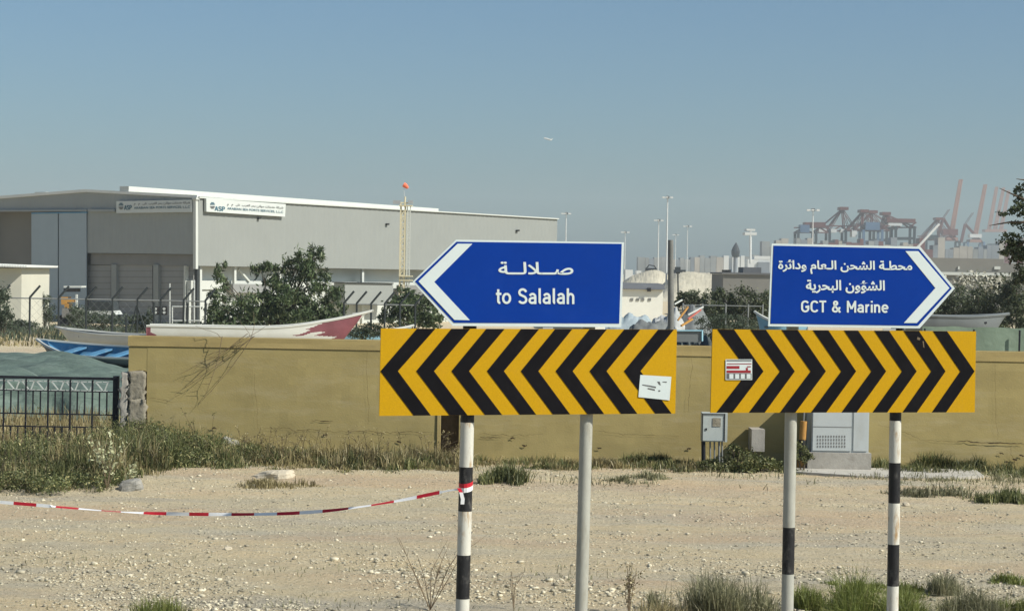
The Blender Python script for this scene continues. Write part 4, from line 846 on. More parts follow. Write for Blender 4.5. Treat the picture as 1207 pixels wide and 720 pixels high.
boat('skiff', 'blue and white open boat lying on the green tarpaulin', GP(116, 48.5, 0.30), math.pi-0.70, 4.4, 1.1, 0.30, [M['boat_g'], M['boat_b'], M['boat_w'], M['boat_w']], 0.22, 4, roll=-0.22)
boat('skiff', 'white boat hull lying just behind the blue and white boat', GP(140, 56, 0.42), math.pi-0.5, 4.4, 1.2, 0.42, [M['boat_w'], M['boat_g'], M['boat_w'], M['boat_w']], 0.15, 3)
boat('skiff', 'small blue boat behind the bow of the white boat', GP(440, 60, 0.45), 0.05, 2.2, 0.9, 0.55, [M['boat_lb'], M['boat_b'], M['boat_w'], M['boat_w']], 0.2, 2)
boat('skiff', 'pale blue boat poking out left of the right arrow panel', GP(920, 50, 1.02), math.pi-0.15, 1.3, 1.0, 0.55, [M['boat_lb'], M['boat_g'], M['boat_w'], M['boat_w']], 0.3, 2)
boat('skiff', 'long grey boat hull above the green mesh fence at right', GP(1120, 46, 1.34), 0.08, 2.5, 1.0, 0.5, [M['boat_g'], M['boat_k'], M['boat_g'], M['boat_w']], 0.1, 3)
boat('skiff', 'grey boat hull with pale blue rim behind the left board', GP(757, 56, 0.25), 0.1, 1.9, 1.1, 0.85, [M['boat_g'], M['boat_b'], M['boat_lb'], M['boat_w']], 0.1, 2)
boat('skiff', 'dull grey boat beyond the left board tip near the blue boat', GP(492, 64, 0.15), 0.0, 2.2, 1.0, 0.72, [M['boat_g'], M['boat_g'], M['boat_g'], M['boat_w']], 0.1, 2)
# scrap: sheets and planks near the utility pole
def scrap(name, label, cat, pts, y, m, th=0.05):
    q = [P(u, v, y+dy) for u, v, dy in pts]; nrm = (q[1]-q[0]).cross(q[2]-q[0]).normalized()
    if nrm.dot(CAM-q[0]) > 0: nrm = -nrm
    return tag(MB().prism(q, nrm*th).build(name, m), label, cat)
def crumple(name, label, cat, prof, y, dep, m, seed):
    """crumpled heap: prof = [(u, v_top)], rises from the ground at depth y"""
    r = np.random.default_rng(seed); nx_, ny_ = 46, 12; us = np.linspace(prof[0][0], prof[-1][0], nx_+1); tv = np.interp(us, [p[0] for p in prof], [p[1] for p in prof]); V = []
    ph = r.uniform(0, 6, 6)
    for j in range(ny_+1):
        t = j/ny_; hh = math.sin(min(1.0, t*1.5)*math.pi/2)**0.7 if t < .67 else math.cos((t-.67)/.33*math.pi/2)**0.5
        for i, u in enumerate(us):
            yy2 = y+dep*t; top = P(u, tv[i], y+dep*.6).z; g = terr(yy2); p = GP(u, yy2); cr = abs(math.sin(i*.21+j*.45+ph[0]+math.sin(j*.6+ph[1])))*abs(math.cos(i*.13-j*.4+ph[2]))
            V.append((p.x+r.normal(0, .01), yy2+0.12*cr, g+(top-g)*hh*(0.92+0.10*cr)-(0.05 if j in (0, ny_) else 0)))
    w = nx_+1; return tag(npmesh(name, V, [(j*w+i, j*w+i+1, (j+1)*w+i+1, (j+1)*w+i) for j in range(ny_) for i in range(nx_)], m, smooth=True), label, cat)
M['grey_sheet'] = mat('grey_sheet', c(0.15, 0.16, 0.155), 0.8, 0.3, 2.5); M['pale_sheet'] = mat('pale_blue_sheet', c(0.40, 0.45, 0.46), 0.7, 0.2, 2.5, col2=c(0.20, 0.26, 0.28)); M['dirty_white'] = mat('dirty_white_sheet', c(0.50, 0.51, 0.49), 0.7, 0.2, 2.2, col2=c(0.22, 0.23, 0.22))
crumple('boat_cover', 'pale blue cover sheet over a boat at the right end of the left arrow panel', 'sheet', [(712, 378), (726, 371), (740, 368), (752, 368), (760, 372), (768, 379)], 57, 1.6, M['pale_sheet'], 1)
crumple('boat_cover', 'grey sheet covered heap just left of the steel pole', 'sheet', [(740, 384), (750, 378), (765, 376), (782, 378), (796, 384)], 53, 1.6, M['grey_sheet'], 2)
crumple('boat_cover', 'dirty white sheet draped high behind the steel pole', 'sheet', [(762, 381), (770, 375), (780, 370), (789, 365), (795, 362), (800, 368), (806, 381)], 54.8, 1.4, M['dirty_white'], 3)
crumple('wrecked_hull', 'dark heap of broken hull parts right of the steel pole', 'boat wreck', [(782, 384), (792, 374), (804, 363), (816, 357), (824, 361), (834, 373), (844, 386)], 56.5, 2.2, M['grey_sheet'], 4)
def stick(name, label, cat, a, b, y, wpx, m): return tag(MB().beam(P(*a, y), P(*b, y+0.5), wpx/FOC*y, 0.04).build(name, m), label, cat)
stick('plank', 'orange brown plank leaning on the heap of hull parts', 'plank', (799, 377.5), (811, 362), 53.5, 1.6, M['orange_pole'])
stick('plank', 'ochre yellow plank lying below the faded red plank', 'plank', (803, 384), (816, 376), 53, 2.4, M['orange'])
stick('plank', 'faded red plank beside the orange brown plank', 'plank', (811, 376), (826, 365), 53.4, 1.8, M['red'])
stick('plank', 'white plank propped above the faded red plank', 'plank', (811, 371), (829, 361.5), 53.8, 1.2, M['white_p'])
stick('plank', 'thin white strip lying up along the top of the wreck', 'plank', (795, 358.5), (804, 353.5), 56, 1.0, M['white_p'])
ct = empty('fish_crate', P(814, 397, 40), 'pale blue trimmed crate standing behind the wall between the boards', 'crate')
for nm, a, b, w in (('rim', (797, 389.5), (828.5, 389.5), 1.6), ('corner', (827.5, 389), (827.5, 402), 1.8)): MB().beam(P(*a, 40), P(*b, 40), w/FOC*40, w/FOC*40).build(nm, M['boat_lb'], ct)
q = [P(797, 390.4, 40.02), P(827, 390.4, 40.02), P(827, 403, 40.02), P(797, 403, 40.02)]; MB().prism(q, (0, 0.8, 0)).build('crate_side', M['boat_g'], ct)
# green mesh fence right
yF = 36; root = empty('mesh_fence', GP(1150, yF), 'green mesh sheet fence with black posts behind the wall at right', 'fence')
bm = MB(); nx = 60
for i in range(nx+1):
    s = i/nx; u = 1085+150*s
    for t in range(9):
        tt = t/8; z = terr(yF)+1.74*tt*(1-0.004*math.sin(s*20)); p = GP(u, yF); bm.v.append((p.x, yF+0.008*math.sin(s*17+tt*2), z+0.004*math.sin(s*31)*tt))
for i in range(nx):
    for t in range(8): a = i*9+t; bm.f.append((a, a+9, a+10, a+1)); bm.m.append(0)
bm.build('mesh_sheet', M['tarpfence'], root, smooth=True)
for u in (1087, 1145, 1199, 1236):
    p = GP(u, yF-0.1); MB().tube([p, p+Vector((0.01, 0, 1.70))], 0.018, 6).build('post', M['iron'], root)
# utility pole
pu = GP(790.5, 44); MBt = MB().tube([pu, P(790.5, 283, 44)], [0.08, 0.062], 14); o = tag(MBt.build('utility_pole', M['utility'], smooth=True), 'plain grey steel pole rising between the two blue signs', 'pole')
# chain link fence
def fence(label, ulist, yf, ph, rail, arm, gap=True, m='postdark', rw=0.044):
    root = empty('chain_link_fence', GP(ulist[0], yf), label, 'fence'); tops = []
    for u in ulist:
        b = GP(u, yf); t = b+Vector((0, 0, ph)); MB().tube([b, t], rw, 6).build('post', M[m], root); tops.append(t)
        if arm:
            e = t+Vector((0.42, 0.1, 0.50)); MB().tube([t-Vector((0, 0, 0.02)), e], rw*1.15, 5).build('arm', M[m], root)
    for k_ in range(len(tops)-1): MB().tube([tops[k_]-Vector((0, 0, .06)), tops[k_+1]-Vector((0, 0, .06))], rw*0.7, 5).build('rail', M[rail], root)
    bm = MB()
    a, b = tops[0], tops[-1]; L = (b-a).length; k_ = int(L/0.35)
    for i in range(k_):
        for s_ in (-1, 1):
            x0 = a.x+(b.x-a.x)*i/k_; x1 = x0+s_*ph*0.9
            if a.x <= x1 <= b.x: bm.beam((x0, yf, b.z-0.08), (x1, yf, b.z-ph+0.05), 0.006, 0.006)
    bm.build('wire_mesh', M['postgrey'], root); return root
fr = fence('long chain link fence with angled arms before the warehouse', [-2, 33.5, 67.5, 100, 131, 160.5, 188, 215, 240.5], 85, 1.75, 'postgrey', True)
for a, b in (((161.5, 360), (172.5, 392)), ((161, 360), (154, 390))): MB().tube([P(*a, 85), P(*b, 85)], 0.03, 5).build('brace', M['postdark'], fr)
for u in (180, 219.5, 147.5): MB().tube([GP(u, 80), GP(u, 80)+Vector((0, 0, 1.65 if u > 170 else 1.1))], 0.045, 6).build('post', M['postdark'], fr)
fence('short run of chain link fence behind the bow of the white boat', [404, 419, 436, 452, 470, 488], 85, 1.75, 'postgrey', True)
fence('chain link fence with pale rail before the trees between the signs', [803, 826, 853.5, 880, 897], 58, 2.05, 'postgrey', False, m='postgrey', rw=0.022)
fence('low fence behind the scrap boats before the white shed', [720, 738, 752, 768, 783], 75, 1.3, 'postgrey', False, m='postgrey', rw=0.02)
zt_ = lambda a, b: np.vectorize(terr)(b)
n_ = 15000; Y = RNG.uniform(78, 150, n_); u = RNG.uniform(-40, 260, n_); X = (u-603.5)/FOC*Y; k = fbm(X*.5, Y*.25, 31) > -0.25
grass_patch(X[k], Y[k], RNG.uniform(0.12, 0.55, k.sum()), 0.05, M['lf_far'], 'scrub', 'low grey green scrub on the ground beyond the chain link fence', 'scrub', lean=0.7, kind='stuff', zfun=zt_)
n_ = 6000; Y = RNG.uniform(70, 110, n_); u = RNG.uniform(-40, 260, n_); X = (u-603.5)/FOC*Y; k = fbm(X*.5, Y*.25, 32) > 0.0
grass_patch(X[k], Y[k], RNG.uniform(0.08, 0.32, k.sum()), 0.045, M['lf_dry'], 'dry_grass', 'dry straw grass on the ground near the chain link fence', 'grass', lean=0.7, kind='stuff', zfun=zt_)
# white gate beyond fence
wg = empty('white_gate', GP(216, 95), 'white pipe frame gate beyond the chain link fence', 'gate')
for a, b in (((200, 334), (200, 381)), ((203, 361.5), (236, 361.5)), ((203, 378), (236, 378)), ((203, 361), (203, 381)), ((217, 361), (217, 379)), ((229, 330), (229, 380))): MB().tube([P(*a, 95), P(*b, 95)], 0.035, 5).build('gate_pipe', M['white_p'], wg)
# excavator-like orange machine
ex = empty('forklift', GP(84, 125), 'small orange loading machine parked among bushes before the sliding doors', 'machine')
y_ = 125; fpx = lambda u0, v0, u1, v1, dep, m, nm: MB().prism([P(u0, v0, y_), P(u1, v0, y_), P(u1, v1, y_), P(u0, v1, y_)], (0, dep, 0)).build(nm, M[m], ex)
fpx(72, 350, 79, 359, 1.2, 'orange', 'engine_cover'); fpx(79, 352, 87, 356, 1.0, 'orange', 'body'); fpx(76, 358, 81, 363, 1.0, 'orange', 'counterweight'); fpx(89, 347, 91, 366, 0.2, 'white_p', 'mast'); fpx(75, 337, 96, 339, 1.4, 'white_p', 'roof'); fpx(75, 340, 90, 344, 1.2, 'dark', 'cab_glass')
for u in (75, 90):
    c0 = P(u, 378, y_+0.2); MB().tube([c0, c0+Vector((0, 0.35, 0))], 0.42, 14).build('wheel', M['boat_k'], ex)
fpx(73, 363, 94, 374, 1.3, 'greywall', 'chassis')
# parked vehicles: dark trailer etc
tr = empty('skip_container', GP(117, 120), 'dark open skip with sloping ends beside the orange machine', 'skip')
q = [(105, 355), (130, 355), (133, 366), (105, 366)]; MB().prism([P(u, v, 120) for u, v in q], (0, 2, 0)).build('bin', M['postdark'], tr); q = [(103, 366.5), (134, 366.5), (137, 371), (103, 371)]; MB().prism([P(u, v, 120) for u, v in q], (0, 2, 0)).build('skid', M['white_p'], tr)
for k_, (u, v) in enumerate(((183.4, 364), (183.4, 368.3), (193.5, 364), (193.5, 368.3))): pass
sg = empty('barrier_board', GP(188, 100), 'dark barrier board with four white discs beyond the fence', 'barrier')
MB().prism([P(180, 361, 100), P(197, 361, 100), P(197, 371, 100), P(180, 371, 100)], (0, 0.1, 0)).build('panel', M['dark'], sg)
for u, v in ((183.4, 364), (183.4, 368.3), (193.5, 364), (193.5, 368.3)):
    c0 = P(u, v, 99.97); MB().tube([c0, c0+Vector((0, -0.05, 0))], 0.07, 10).build('disc', M['white_p'], sg)
# ------------------------------------------------------------------ warehouse
C0 = Vector(((232-603.5)/FOC*179+0.0, 179, 0)); DS = Vector((0.685, 1, 0)); DG = Vector((-1, 0.685, 0)); Z0 = -3.0; ZE = 8.83; ZR = 9.5; ZM = 2.6
C0.x -= (6-CAM_H)*ROLL*0
nS = Vector((1, -0.685, 0)).normalized(); nG = Vector((-0.685, -1, 0)).normalized()
wh = empty('warehouse', (C0.x, C0.y, Z0), 'huge grey clad warehouse with shaded gable and long sunlit side', 'warehouse')
TS = 49.7; TG = 24.2
def at(dirv, t, z, off=0, n=None): return C0+dirv*t+Vector((0, 0, z))+(n*off if n is not None else Vector((0, 0, 0)))
def ppanel(pl, pts, off, th, m, name, parent=wh): return poly(pl, pts, off, th, M[m], name, parent)
SP = Plane(at(DS, 0, 0), at(DS, 10, 0), at(DS, 0, 5)); GPl = Plane(at(DG, 0, 0), at(DG, 10, 0), at(DG, 0, 5))
def sbox(dirv, n_, t0, t1, z0, z1, off0, off1, m, name, parent=wh, mi=0):
    pts = [at(dirv, t0, z0, off1, n_), at(dirv, t1, z0, off1, n_), at(dirv, t1, z1, off1, n_), at(dirv, t0, z1, off1, n_)]
    return MB().prism(pts, n_*(off0-off1)).build(name, M[m], parent)
# upper cladding with shallow ribs
def ribbed(dirv, n_, t0, t1, z0, ztop, m, name, step=0.33):
    bm = MB(); k_ = int((t1-t0)/step); rows = []
    for i in range(k_*2+1):
        t = t0+(t1-t0)*i/(k_*2); o_ = 0.0 if (i % 4) < 2 else 0.018; rows.append((at(dirv, t, z0, o_, n_), at(dirv, t, ztop(t), o_, n_)))
    for i in range(len(rows)-1): bm.quad(rows[i][0], rows[i+1][0], rows[i+1][1], rows[i][1])
    return bm.build(name, M[m], wh)
ribbed(DS, nS, 0, TS, ZM, lambda t: ZE, 'clad', 'cladding')
gtop = lambda s: ZE+(ZR-ZE)*(1-abs(s-TG/2)/(TG/2))
ribbed(DG, nG, 0, 11.93, 3.65, gtop, 'clad_g', 'cladding')
ribbed(DG, nG, 11.93, TG, 7.75, gtop, 'clad_g', 'cladding')
# roof
bm = MB(); a = [at(DG, 0, ZE), at(DG, TG/2, ZR), at(DG, TG, ZE)]; b = [x+DS*TS for x in a]
for i in range(2): bm.quad(a[i]+Vector((0, 0, .05)), b[i]+Vector((0, 0, .05)), b[i+1]+Vector((0, 0, .05)), a[i+1]+Vector((0, 0, .05)))
bm.build('roof', M['roof_w'], wh)
bm = MB().quad(b[0], b[2], b[2]-Vector((0, 0, 11.8)), b[0]-Vector((0, 0, 11.8))).quad(a[2], b[2], b[2]-Vector((0, 0, 11.8)), a[2]-Vector((0, 0, 11.8))); bm.build('rear_wall', M['clad'], wh)
# verge and eave trims
for s0, s1 in ((0, TG/2), (TG/2, TG)):
    MB().beam(at(DG, s0, gtop(s0)+0.1, 0.10, nG), at(DG, s1, gtop(s1)+0.1, 0.10, nG), 0.2, 0.26).build('verge_trim', M['roof_w'], wh)
MB().beam(at(DS, -0.1, ZE+0.02, 0.14, nS), at(DS, TS, ZE+0.02, 0.14, nS), 0.2, 0.12).build('gutter', M['white_p'], wh)
# raised roof vent
rv0 = at(DG, 7.9, 9.72); rv1 = rv0+DS*40.4; rv1.z = 9.42; MB().beam(rv0, rv1, 1.2, 0.5).build('roof_vent', M['white_p'], wh)
rv0 = at(DG, 18.5, 9.35)+DS*1.0; rv1 = rv0+DS*40; MB().beam(rv0, rv1, 1.6, 0.5).build('roof_vent', M['white_p'], wh)
# gable details
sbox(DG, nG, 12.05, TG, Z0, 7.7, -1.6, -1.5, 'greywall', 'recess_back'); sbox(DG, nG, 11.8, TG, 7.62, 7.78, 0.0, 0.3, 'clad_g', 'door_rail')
ppanel(GPl, [(103.5, 246.6), (135, 246.8), (135, 249.8), (103.5, 249.6)], 0.3, 0.25, 'clad_g', 'door_rail')
ppanel(GPl, [(37, 251.5), (68, 251), (68, 394), (37, 397)], 0.12, 0.12, 'door_g', 'sliding_door'); ppanel(GPl, [(69.5, 251), (101.5, 250.5), (101.5, 391), (69.5, 394)], 0.16, 0.12, 'door_g', 'sliding_door')
ppanel(GPl, [(37, 250.6), (102, 249.6), (102, 251.2), (37, 252.2)], 0.2, 0.2, 'boat_b', 'door_header')
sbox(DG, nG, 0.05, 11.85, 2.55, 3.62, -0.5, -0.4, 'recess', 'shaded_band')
for u0, u1 in ((103.5, 130.6), (138, 179.6), (187.5, 228)):
    d_ = ppanel(GPl, [(u0, 312.5), (u1, 312.5), (u1, 388), (u0, 391)], -0.55, 0.1, 'roll_g', 'roller_door')
    for k_ in range(10): ppanel(GPl, [(u0, 319+k_*7), (u1, 319+k_*7), (u1, 319.9+k_*7), (u0, 319.9+k_*7)], -0.52, 0.03, 'recess', 'slat', d_)
for u0, u1 in ((131, 137), (180.5, 186.5)): ppanel(GPl, [(u0, 312), (u1, 312), (u1, 388), (u0, 388)], -0.2, 0.35, 'clad', 'column')
ppanel(GPl, [(227.6, 233.5), (230.8, 233.5), (230.8, 317), (227.6, 317)], 0.35, 0.3, 'white_p', 'downpipe'); ppanel(GPl, [(226.3, 233), (231.2, 233), (231.2, 235.4), (226.3, 235.4)], 0.45, 0.5, 'white_p', 'downpipe_head')
sbox(DG, nG, 0.0, 0.3, Z0, 2.6, -0.3, 0.02, 'postdark', 'corner_column')
# side lower storey
sbox(DS, nS, 0.0, TS, Z0, ZM-0.02, -1.7, -1.6, 'white_p', 'rear_wall_lower')
SB = Plane(at(DS, 0, 0, -0.6, nS), at(DS, 10, 0, -0.6, nS), at(DS, 0, 5, -0.6, nS)); SC_ = SB
sbox(DS, nS, 0.2, TS, 0.42, 1.25, -1.5, -1.0, 'white_p', 'white_band')
sbox(DS, nS, 0.2, TS, Z0, 0.40, -1.5, -1.2, 'white_p', 'lower_wall')
for u in (237, 277.5, 330.5, 428, 500): ppanel(SB, [(u-1.2, 314), (u+1.2, 314), (u+1.2, 392), (u-1.2, 392)], 0.2, 0.3, 'white_p', 'column')
MB().beam(SB.at(281, 317, -0.3), SB.at(294, 332, -0.3), 0.18, 0.18).build('brace', M['white_p'], wh); MB().beam(SB.at(325, 317, -0.3), SB.at(312, 332, -0.3), 0.18, 0.18).build('brace', M['white_p'], wh)
ppanel(SB, [(275, 334.5), (327, 335.5), (327, 345), (275, 345)], 0.25, 0.3, 'roll_g', 'roller_door')
ppanel(SB, [(406.5, 333.2), (463.5, 334.2), (463.5, 358), (406.5, 357.5)], 1.4, 1.4, 'clad', 'roller_door'); ppanel(SB, [(406, 332.4), (464, 333.4), (464, 334.6), (406, 333.6)], 1.6, 1.6, 'postdark', 'door_lintel')
ppanel(SB, [(470, 336), (530, 337), (530, 358), (470, 358)], 0.3, 0.3, 'recess', 'roller_door')
# floodlights on the side
for u, v in ((307, 257.5), (458, 264.5), (611.5, 272)):
    ppanel(SP, [(u-1.4, v-1.0), (u+1.1, v-1.2), (u+1.1, v+.7), (u-1.4, v+.9)], 0.3, 0.25, 'dark', 'floodlight')
# company boards
def company(pl, q, s, ox, oy, label, name='name_board'):
    b = poly(pl, ZZ(s, ox, oy, q), 0.42, 0.28, M['board_w'], name, wh); return b
bA = company(GPl, [(78, 135), (1052, 115), (1052, 275), (78, 288)], 10.97, 130, 225, None)
bB = company(SP, [(90, 98), (1118, 172), (1108, 335), (92, 270)], 10.97, 235, 225, None)
AR = "\u0645 . \u0645 . \u0634  \uFE8F\uFEAE\uFECC\uFEDF\uFE8D \uFEAE\uFEA4\uFE91 \uFE8A\uFEE7\uFE8D\uFEED\uFEE3 \uFE95\uFE8E\uFEE3\uFEAA\uFEA7 \uFE94\uFEDB\uFEAE\uFEB7"
for pl, b, ox, oy, o1, tl in ((GPl, bA, 130, 225, 0, -0.02), (SP, bB, 235, 225, 50, 0.066)):
    g = lambda x: ox+x/10.97; h = lambda y: oy+y/10.97; dx = 0 if o1 == 0 else 55; dy = 0 if o1 == 0 else 5
    put_text(pl, AR, g(305+dx), g(1030+dx), h(150+dy), h(195+dy), M['inkgrey'], b, 0.45, tl, 0.012)
    put_text(pl, 'ARABIAN SEA PORTS SERVICES, L.L.C', g(305+dx), g(1030+dx), h(207+dy), h(242+dy), M['inkblue'], b, 0.45, tl, 0.014)
    put_text(pl, '', g(175+dx*0.4), g(278+dx), h(186+dy*2), h(248+dy*2), M['inkblue'], b, 0.45, tl, shape=stroke_text('ASP', 0.2))
    cx_, cy_ = g(138+dx*0.6), h(200 if o1 == 0 else 190)
    for k_ in range(-3, 4):
        yy_ = k_*1.15; hw = math.sqrt(max(0.2, 4.1**2-yy_**2))*0.72
        if k_ != 0: poly(pl, [(cx_-hw, cy_+yy_-0.42), (cx_+hw, cy_+yy_-0.42), (cx_+hw, cy_+yy_+0.35), (cx_-hw, cy_+yy_+0.35)], 0.45, 0.01, M['inkblue' if k_ < 1 else 'inkgrey'], 'emblem', b)
# lattice ladder mast + windsock
lm = empty('lattice_mast', P(478, 392, 165), 'cream lattice mast with caged ladder before the warehouse side', 'mast')
zb = terr(165)
def lat(u0, u1, v0, v1, y, m, st, name, w=0.10, dep=0.7):
    bm = MB(); 
    for u in (u0, u1):
        for dy in (0, dep): p = P(u, v0, y); bm.beam((p.x, y+dy, p.z), (p.x-0.0, y+dy, zb if v1 is None else P(u, v1, y).z), w, w)
    zt = P(u0, v0, y).z; zbt = zb if v1 is None else P(u0, v1, y).z; xa = P(u0, v0, y).x; xb = P(u1, v0, y).x; k_ = int((zt-zbt)/st)
    for i in range(k_):
        z = zbt+i*st; bm.beam((xa, y, z), (xb, y, z), w*.8, w*.8); bm.beam((xa, y, z), (xb, y, z+st), w*.6, w*.6); bm.beam((xa, y+dep, z+st), (xb, y+dep, z), w*.6, w*.6)
    return bm.build(name, M[m], lm)
lat(472.5, 477.8, 240, None, 165, 'lattice', 0.62, 'tower_frame'); lat(480.4, 483.8, 243, None, 165.2, 'white_p', 0.42, 'ladder', 0.06, 0.3)
for v in (243, 326, 331): MB().box(P(470.5, v, 165).x, P(486, v, 165).x, 164.8, 166, P(478, v, 165).z, P(478, v, 165).z+0.08).build('platform', M['lattice'], lm)
MB().tube([P(477, 244, 165.3), P(477.6, 232, 165.3)], 0.07, 6).build('top_pole', M['lattice'], lm)
MB().tube([P(464, 239, 165.3), P(487, 239.5, 165.3)], 0.05, 6).build('cross_arm', M['lattice'], lm)
for u in (466, 469.5, 484): c0 = P(u, 238.6, 165.3); MB().box(c0.x-.2, c0.x+.2, c0.y-.2, c0.y+.2, c0.z-.12, c0.z+.16).build('lamp', M['alu'], lm)
ws = empty('windsock', P(476, 232, 166), 'small red windsock on a thin pole above the lattice mast', 'windsock')
MB().tube([P(477, 236, 166), P(475.6, 217, 166)], 0.02, 5).build('pole', M['far_white'], ws)
MB().tube([P(475.6, 217.6, 166), P(477.5, 218.8, 166), P(479.5, 220.6, 166), P(480.8, 222, 166)], [0.21, 0.2, 0.16, 0.1], 10).build('sock', M['sock'], ws, True)
# cream outbuilding left
ob = empty('outbuilding', GP(12, 100), 'small cream outbuilding with corrugated overhanging roof at the left edge', 'building')
a = GP(-60, 100); b = GP(23.5, 100); zt = P(12, 316, 100).z; MB().box(a.x, b.x, 100, 106, -1.2, zt).build('wall', M['cream'], ob)
bm = MB(); zr = P(12, 313.5, 100).z
for i in range(60):
    x0 = a.x+(GP(32.5, 100).x-a.x)*i/60; x1 = a.x+(GP(32.5, 100).x-a.x)*(i+1)/60; z_ = zr-0.08*(i/60)+(0.03 if i % 2 else 0); bm.box(x0, x1, 99.4, 106.3, z_, z_+0.09)
bm.build('roof', M['roof_w'], ob)
# white shed and grey shed
ws_ = empty('white_shed', GP(756, 190), 'long white shed with dark grey roof right of the left arrow panel', 'building')
p0 = P(690, 340, 190); p1 = P(781.5, 340, 190); MB().box(p0.x, p1.x, 190, 200, -3, P(750, 341, 190).z).build('wall', M['shedwhite'], ws_)
bm = MB().prism([Vector((p0.x, 189.6, P(750, 341, 190).z+.02)), Vector((p1.x+0.2, 189.6, P(750, 341, 190).z+.02)), Vector((p1.x+0.2, 191.5, P(750, 334.5, 190).z)), Vector((p0.x, 191.5, P(750, 334.5, 190).z))], (0, 8, 0.05)); bm.build('roof', M['greyroof'], ws_)
for u in (745, 752, 758, 766): c0 = P(u, 353, 189.9); MB().box(c0.x-.13, c0.x+.13, 189.93, 190, c0.z-.12, c0.z+.14).build('vent', M['recess'], ws_)
c0 = P(765, 342.3, 189.9); MB().box(c0.x-.18, c0.x+.18, 189.6, 190, c0.z-.1, c0.z+.25).build('lamp', M['dark'], ws_)
gs = empty('grey_shed', GP(880, 260), 'windowless dark grey walled shed left of the right arrow panel', 'building')
p0 = P(852.5, 322, 260); p1 = P(960, 322, 260); MB().box(p0.x, p1.x, 260, 275, -3, P(870, 323.4, 260).z).build('wall', M['greywall'], gs)
MB().box(p0.x-.2, p1.x, 259.7, 275.3, P(870, 323.2, 260).z, P(870, 321.2, 260).z).build('roof_edge', M['greyroof'], gs)
for u in (854, 859): c0 = P(u, 320.2, 262); MB().box(c0.x-.3, c0.x+.3, 262, 262.6, c0.z-.1, c0.z+.25).build('roof_fan', M['dark'], gs)
MB().box(P(872, 318, 270).x, P(893, 318, 270).x, 266, 272, P(880, 321.5, 266).z, P(880, 315, 266).z).build('roof_room', M['greyroof'], gs)
# long dark shed right
ds = empty('dark_shed', GP(1140, 330), 'long dark grey shed low behind the trees at right', 'building')
p0 = P(1060, 310, 330); p1 = P(1183, 310, 330); MB().box(p0.x, p1.x, 330, 350, -3, P(1140, 304.5, 330).z).build('wall', M['greywall'], ds)
MB().box(p1.x+.05, P(1260, 310, 330).x, 331, 350, -3, P(1200, 310.5, 330).z).build('wall', M['greywall'], ds)
MB().box(p0.x, P(1200, 310, 330).x, 329.5, 329.9, P(1140, 324.5, 330).z, P(1140, 321, 330).z).build('white_band', M['white_p'], ds)
for u, w in ((1129, 2), (1172, 7)): MB().box(P(u, 315, 329.8).x, P(u+w, 315, 329.8).x, 329.8, 330, P(u, 317.5, 330).z, P(u, 314, 330).z).build('window', M['white_p'], ds)
# sand heap
def heap(name, label, lumps, y, seed, m):
    bm = MB(); nx, ny = 110, 26; us = np.linspace(lumps[0][0], lumps[-1][0], nx+1)
    top = np.interp(us, [l[0] for l in lumps], [l[1] for l in lumps]); top = np.convolve(np.pad(top, 9, 'edge'), np.hanning(19)/np.hanning(19).sum(), 'valid'); V = []
    for j in range(ny+1):
        t = j/ny
        for i, u in enumerate(us):
            yy_ = y+40*t; zt_ = P(u, top[i], y+20).z+3; h = math.sin(min(1, t*2)*math.pi/2)**0.8 if t < .5 else math.cos((t-.5)*math.pi)
            p = GP(u, yy_); V.append((p.x+0.0, yy_, -3+max(0, zt_*h*(1+0.0*i))+RNG.normal(0, 0.05)*h))
    w = nx+1; F = [(j*w+i, j*w+i+1, (j+1)*w+i+1, (j+1)*w+i) for j in range(ny) for i in range(nx)]
    return tag(npmesh(name, V, F, m, smooth=True), label, 'sand heap')
M['sandheap'] = mat('heap_sand', c(0.40, 0.365, 0.275), 0.95, 0.15, 0.12, 0.35, 0.5, col2=c(0.54, 0.50, 0.38))
heap('sand_heap', 'big rounded heap of pale sand behind the steel pole', [(725, 338), (740, 327), (752, 322), (765, 318), (775, 318), (788, 325), (805, 334), (815, 345)], 430, 1, M['sandheap'])
heap('sand_heap', 'long lower heap of cream sand left of the grey shed', [(770, 345), (785, 330), (797, 321), (812, 320), (830, 322), (850, 321), (866, 323), (880, 330), (890, 345)], 400, 5, M['sandheap'])
# ------------------------------------------------------------------ trees
OL = [(262, 330, 9, 20), (258, 355, 14, 18), (300, 365, 36, 20), (350, 362, 42, 24), (312, 325, 16, 16), (352, 312, 14, 16), (370, 302, 12, 14), (352, 322, 22, 18), (372, 330, 16, 22), (395, 355, 16, 16), (335, 345, 26, 16), (280, 372, 38, 14), (380, 372, 28, 14), (250, 374, 12, 12), (325, 376, 44, 14), (270, 382, 30, 10), (360, 382, 40, 9), (395, 376, 16, 10)]
shrub('oleander_tree', 'large dark green oleander standing before the sunlit warehouse side', 'tree', 320, 90, OL, 13000, (0.30, 0.075), M['lf_ole'], stems=3, up=0.8, thick=1.8, trunk=0.05)
shrub('tree', 'dark bushy tree between the lattice mast and the left board tip', 'tree', 482, 90, [(470, 362, 18, 14), (490, 358, 20, 16), (505, 368, 16, 14), (478, 345, 10, 8), (452, 372, 8, 8), (475, 378, 26, 10), (500, 380, 20, 8)], 5000, (0.2, 0.08), M['lf_ole'], stems=3, thick=1.2, trunk=0.04)
shrub('shrub', 'round grey green shrub at the left edge before the cream outbuilding', 'shrub', 3, 84, [(2, 362, 9, 22), (-4, 378, 12, 12), (6, 375, 8, 12)], 2200, (0.14, 0.07), M['lf_far'], stems=3, thick=0.8)
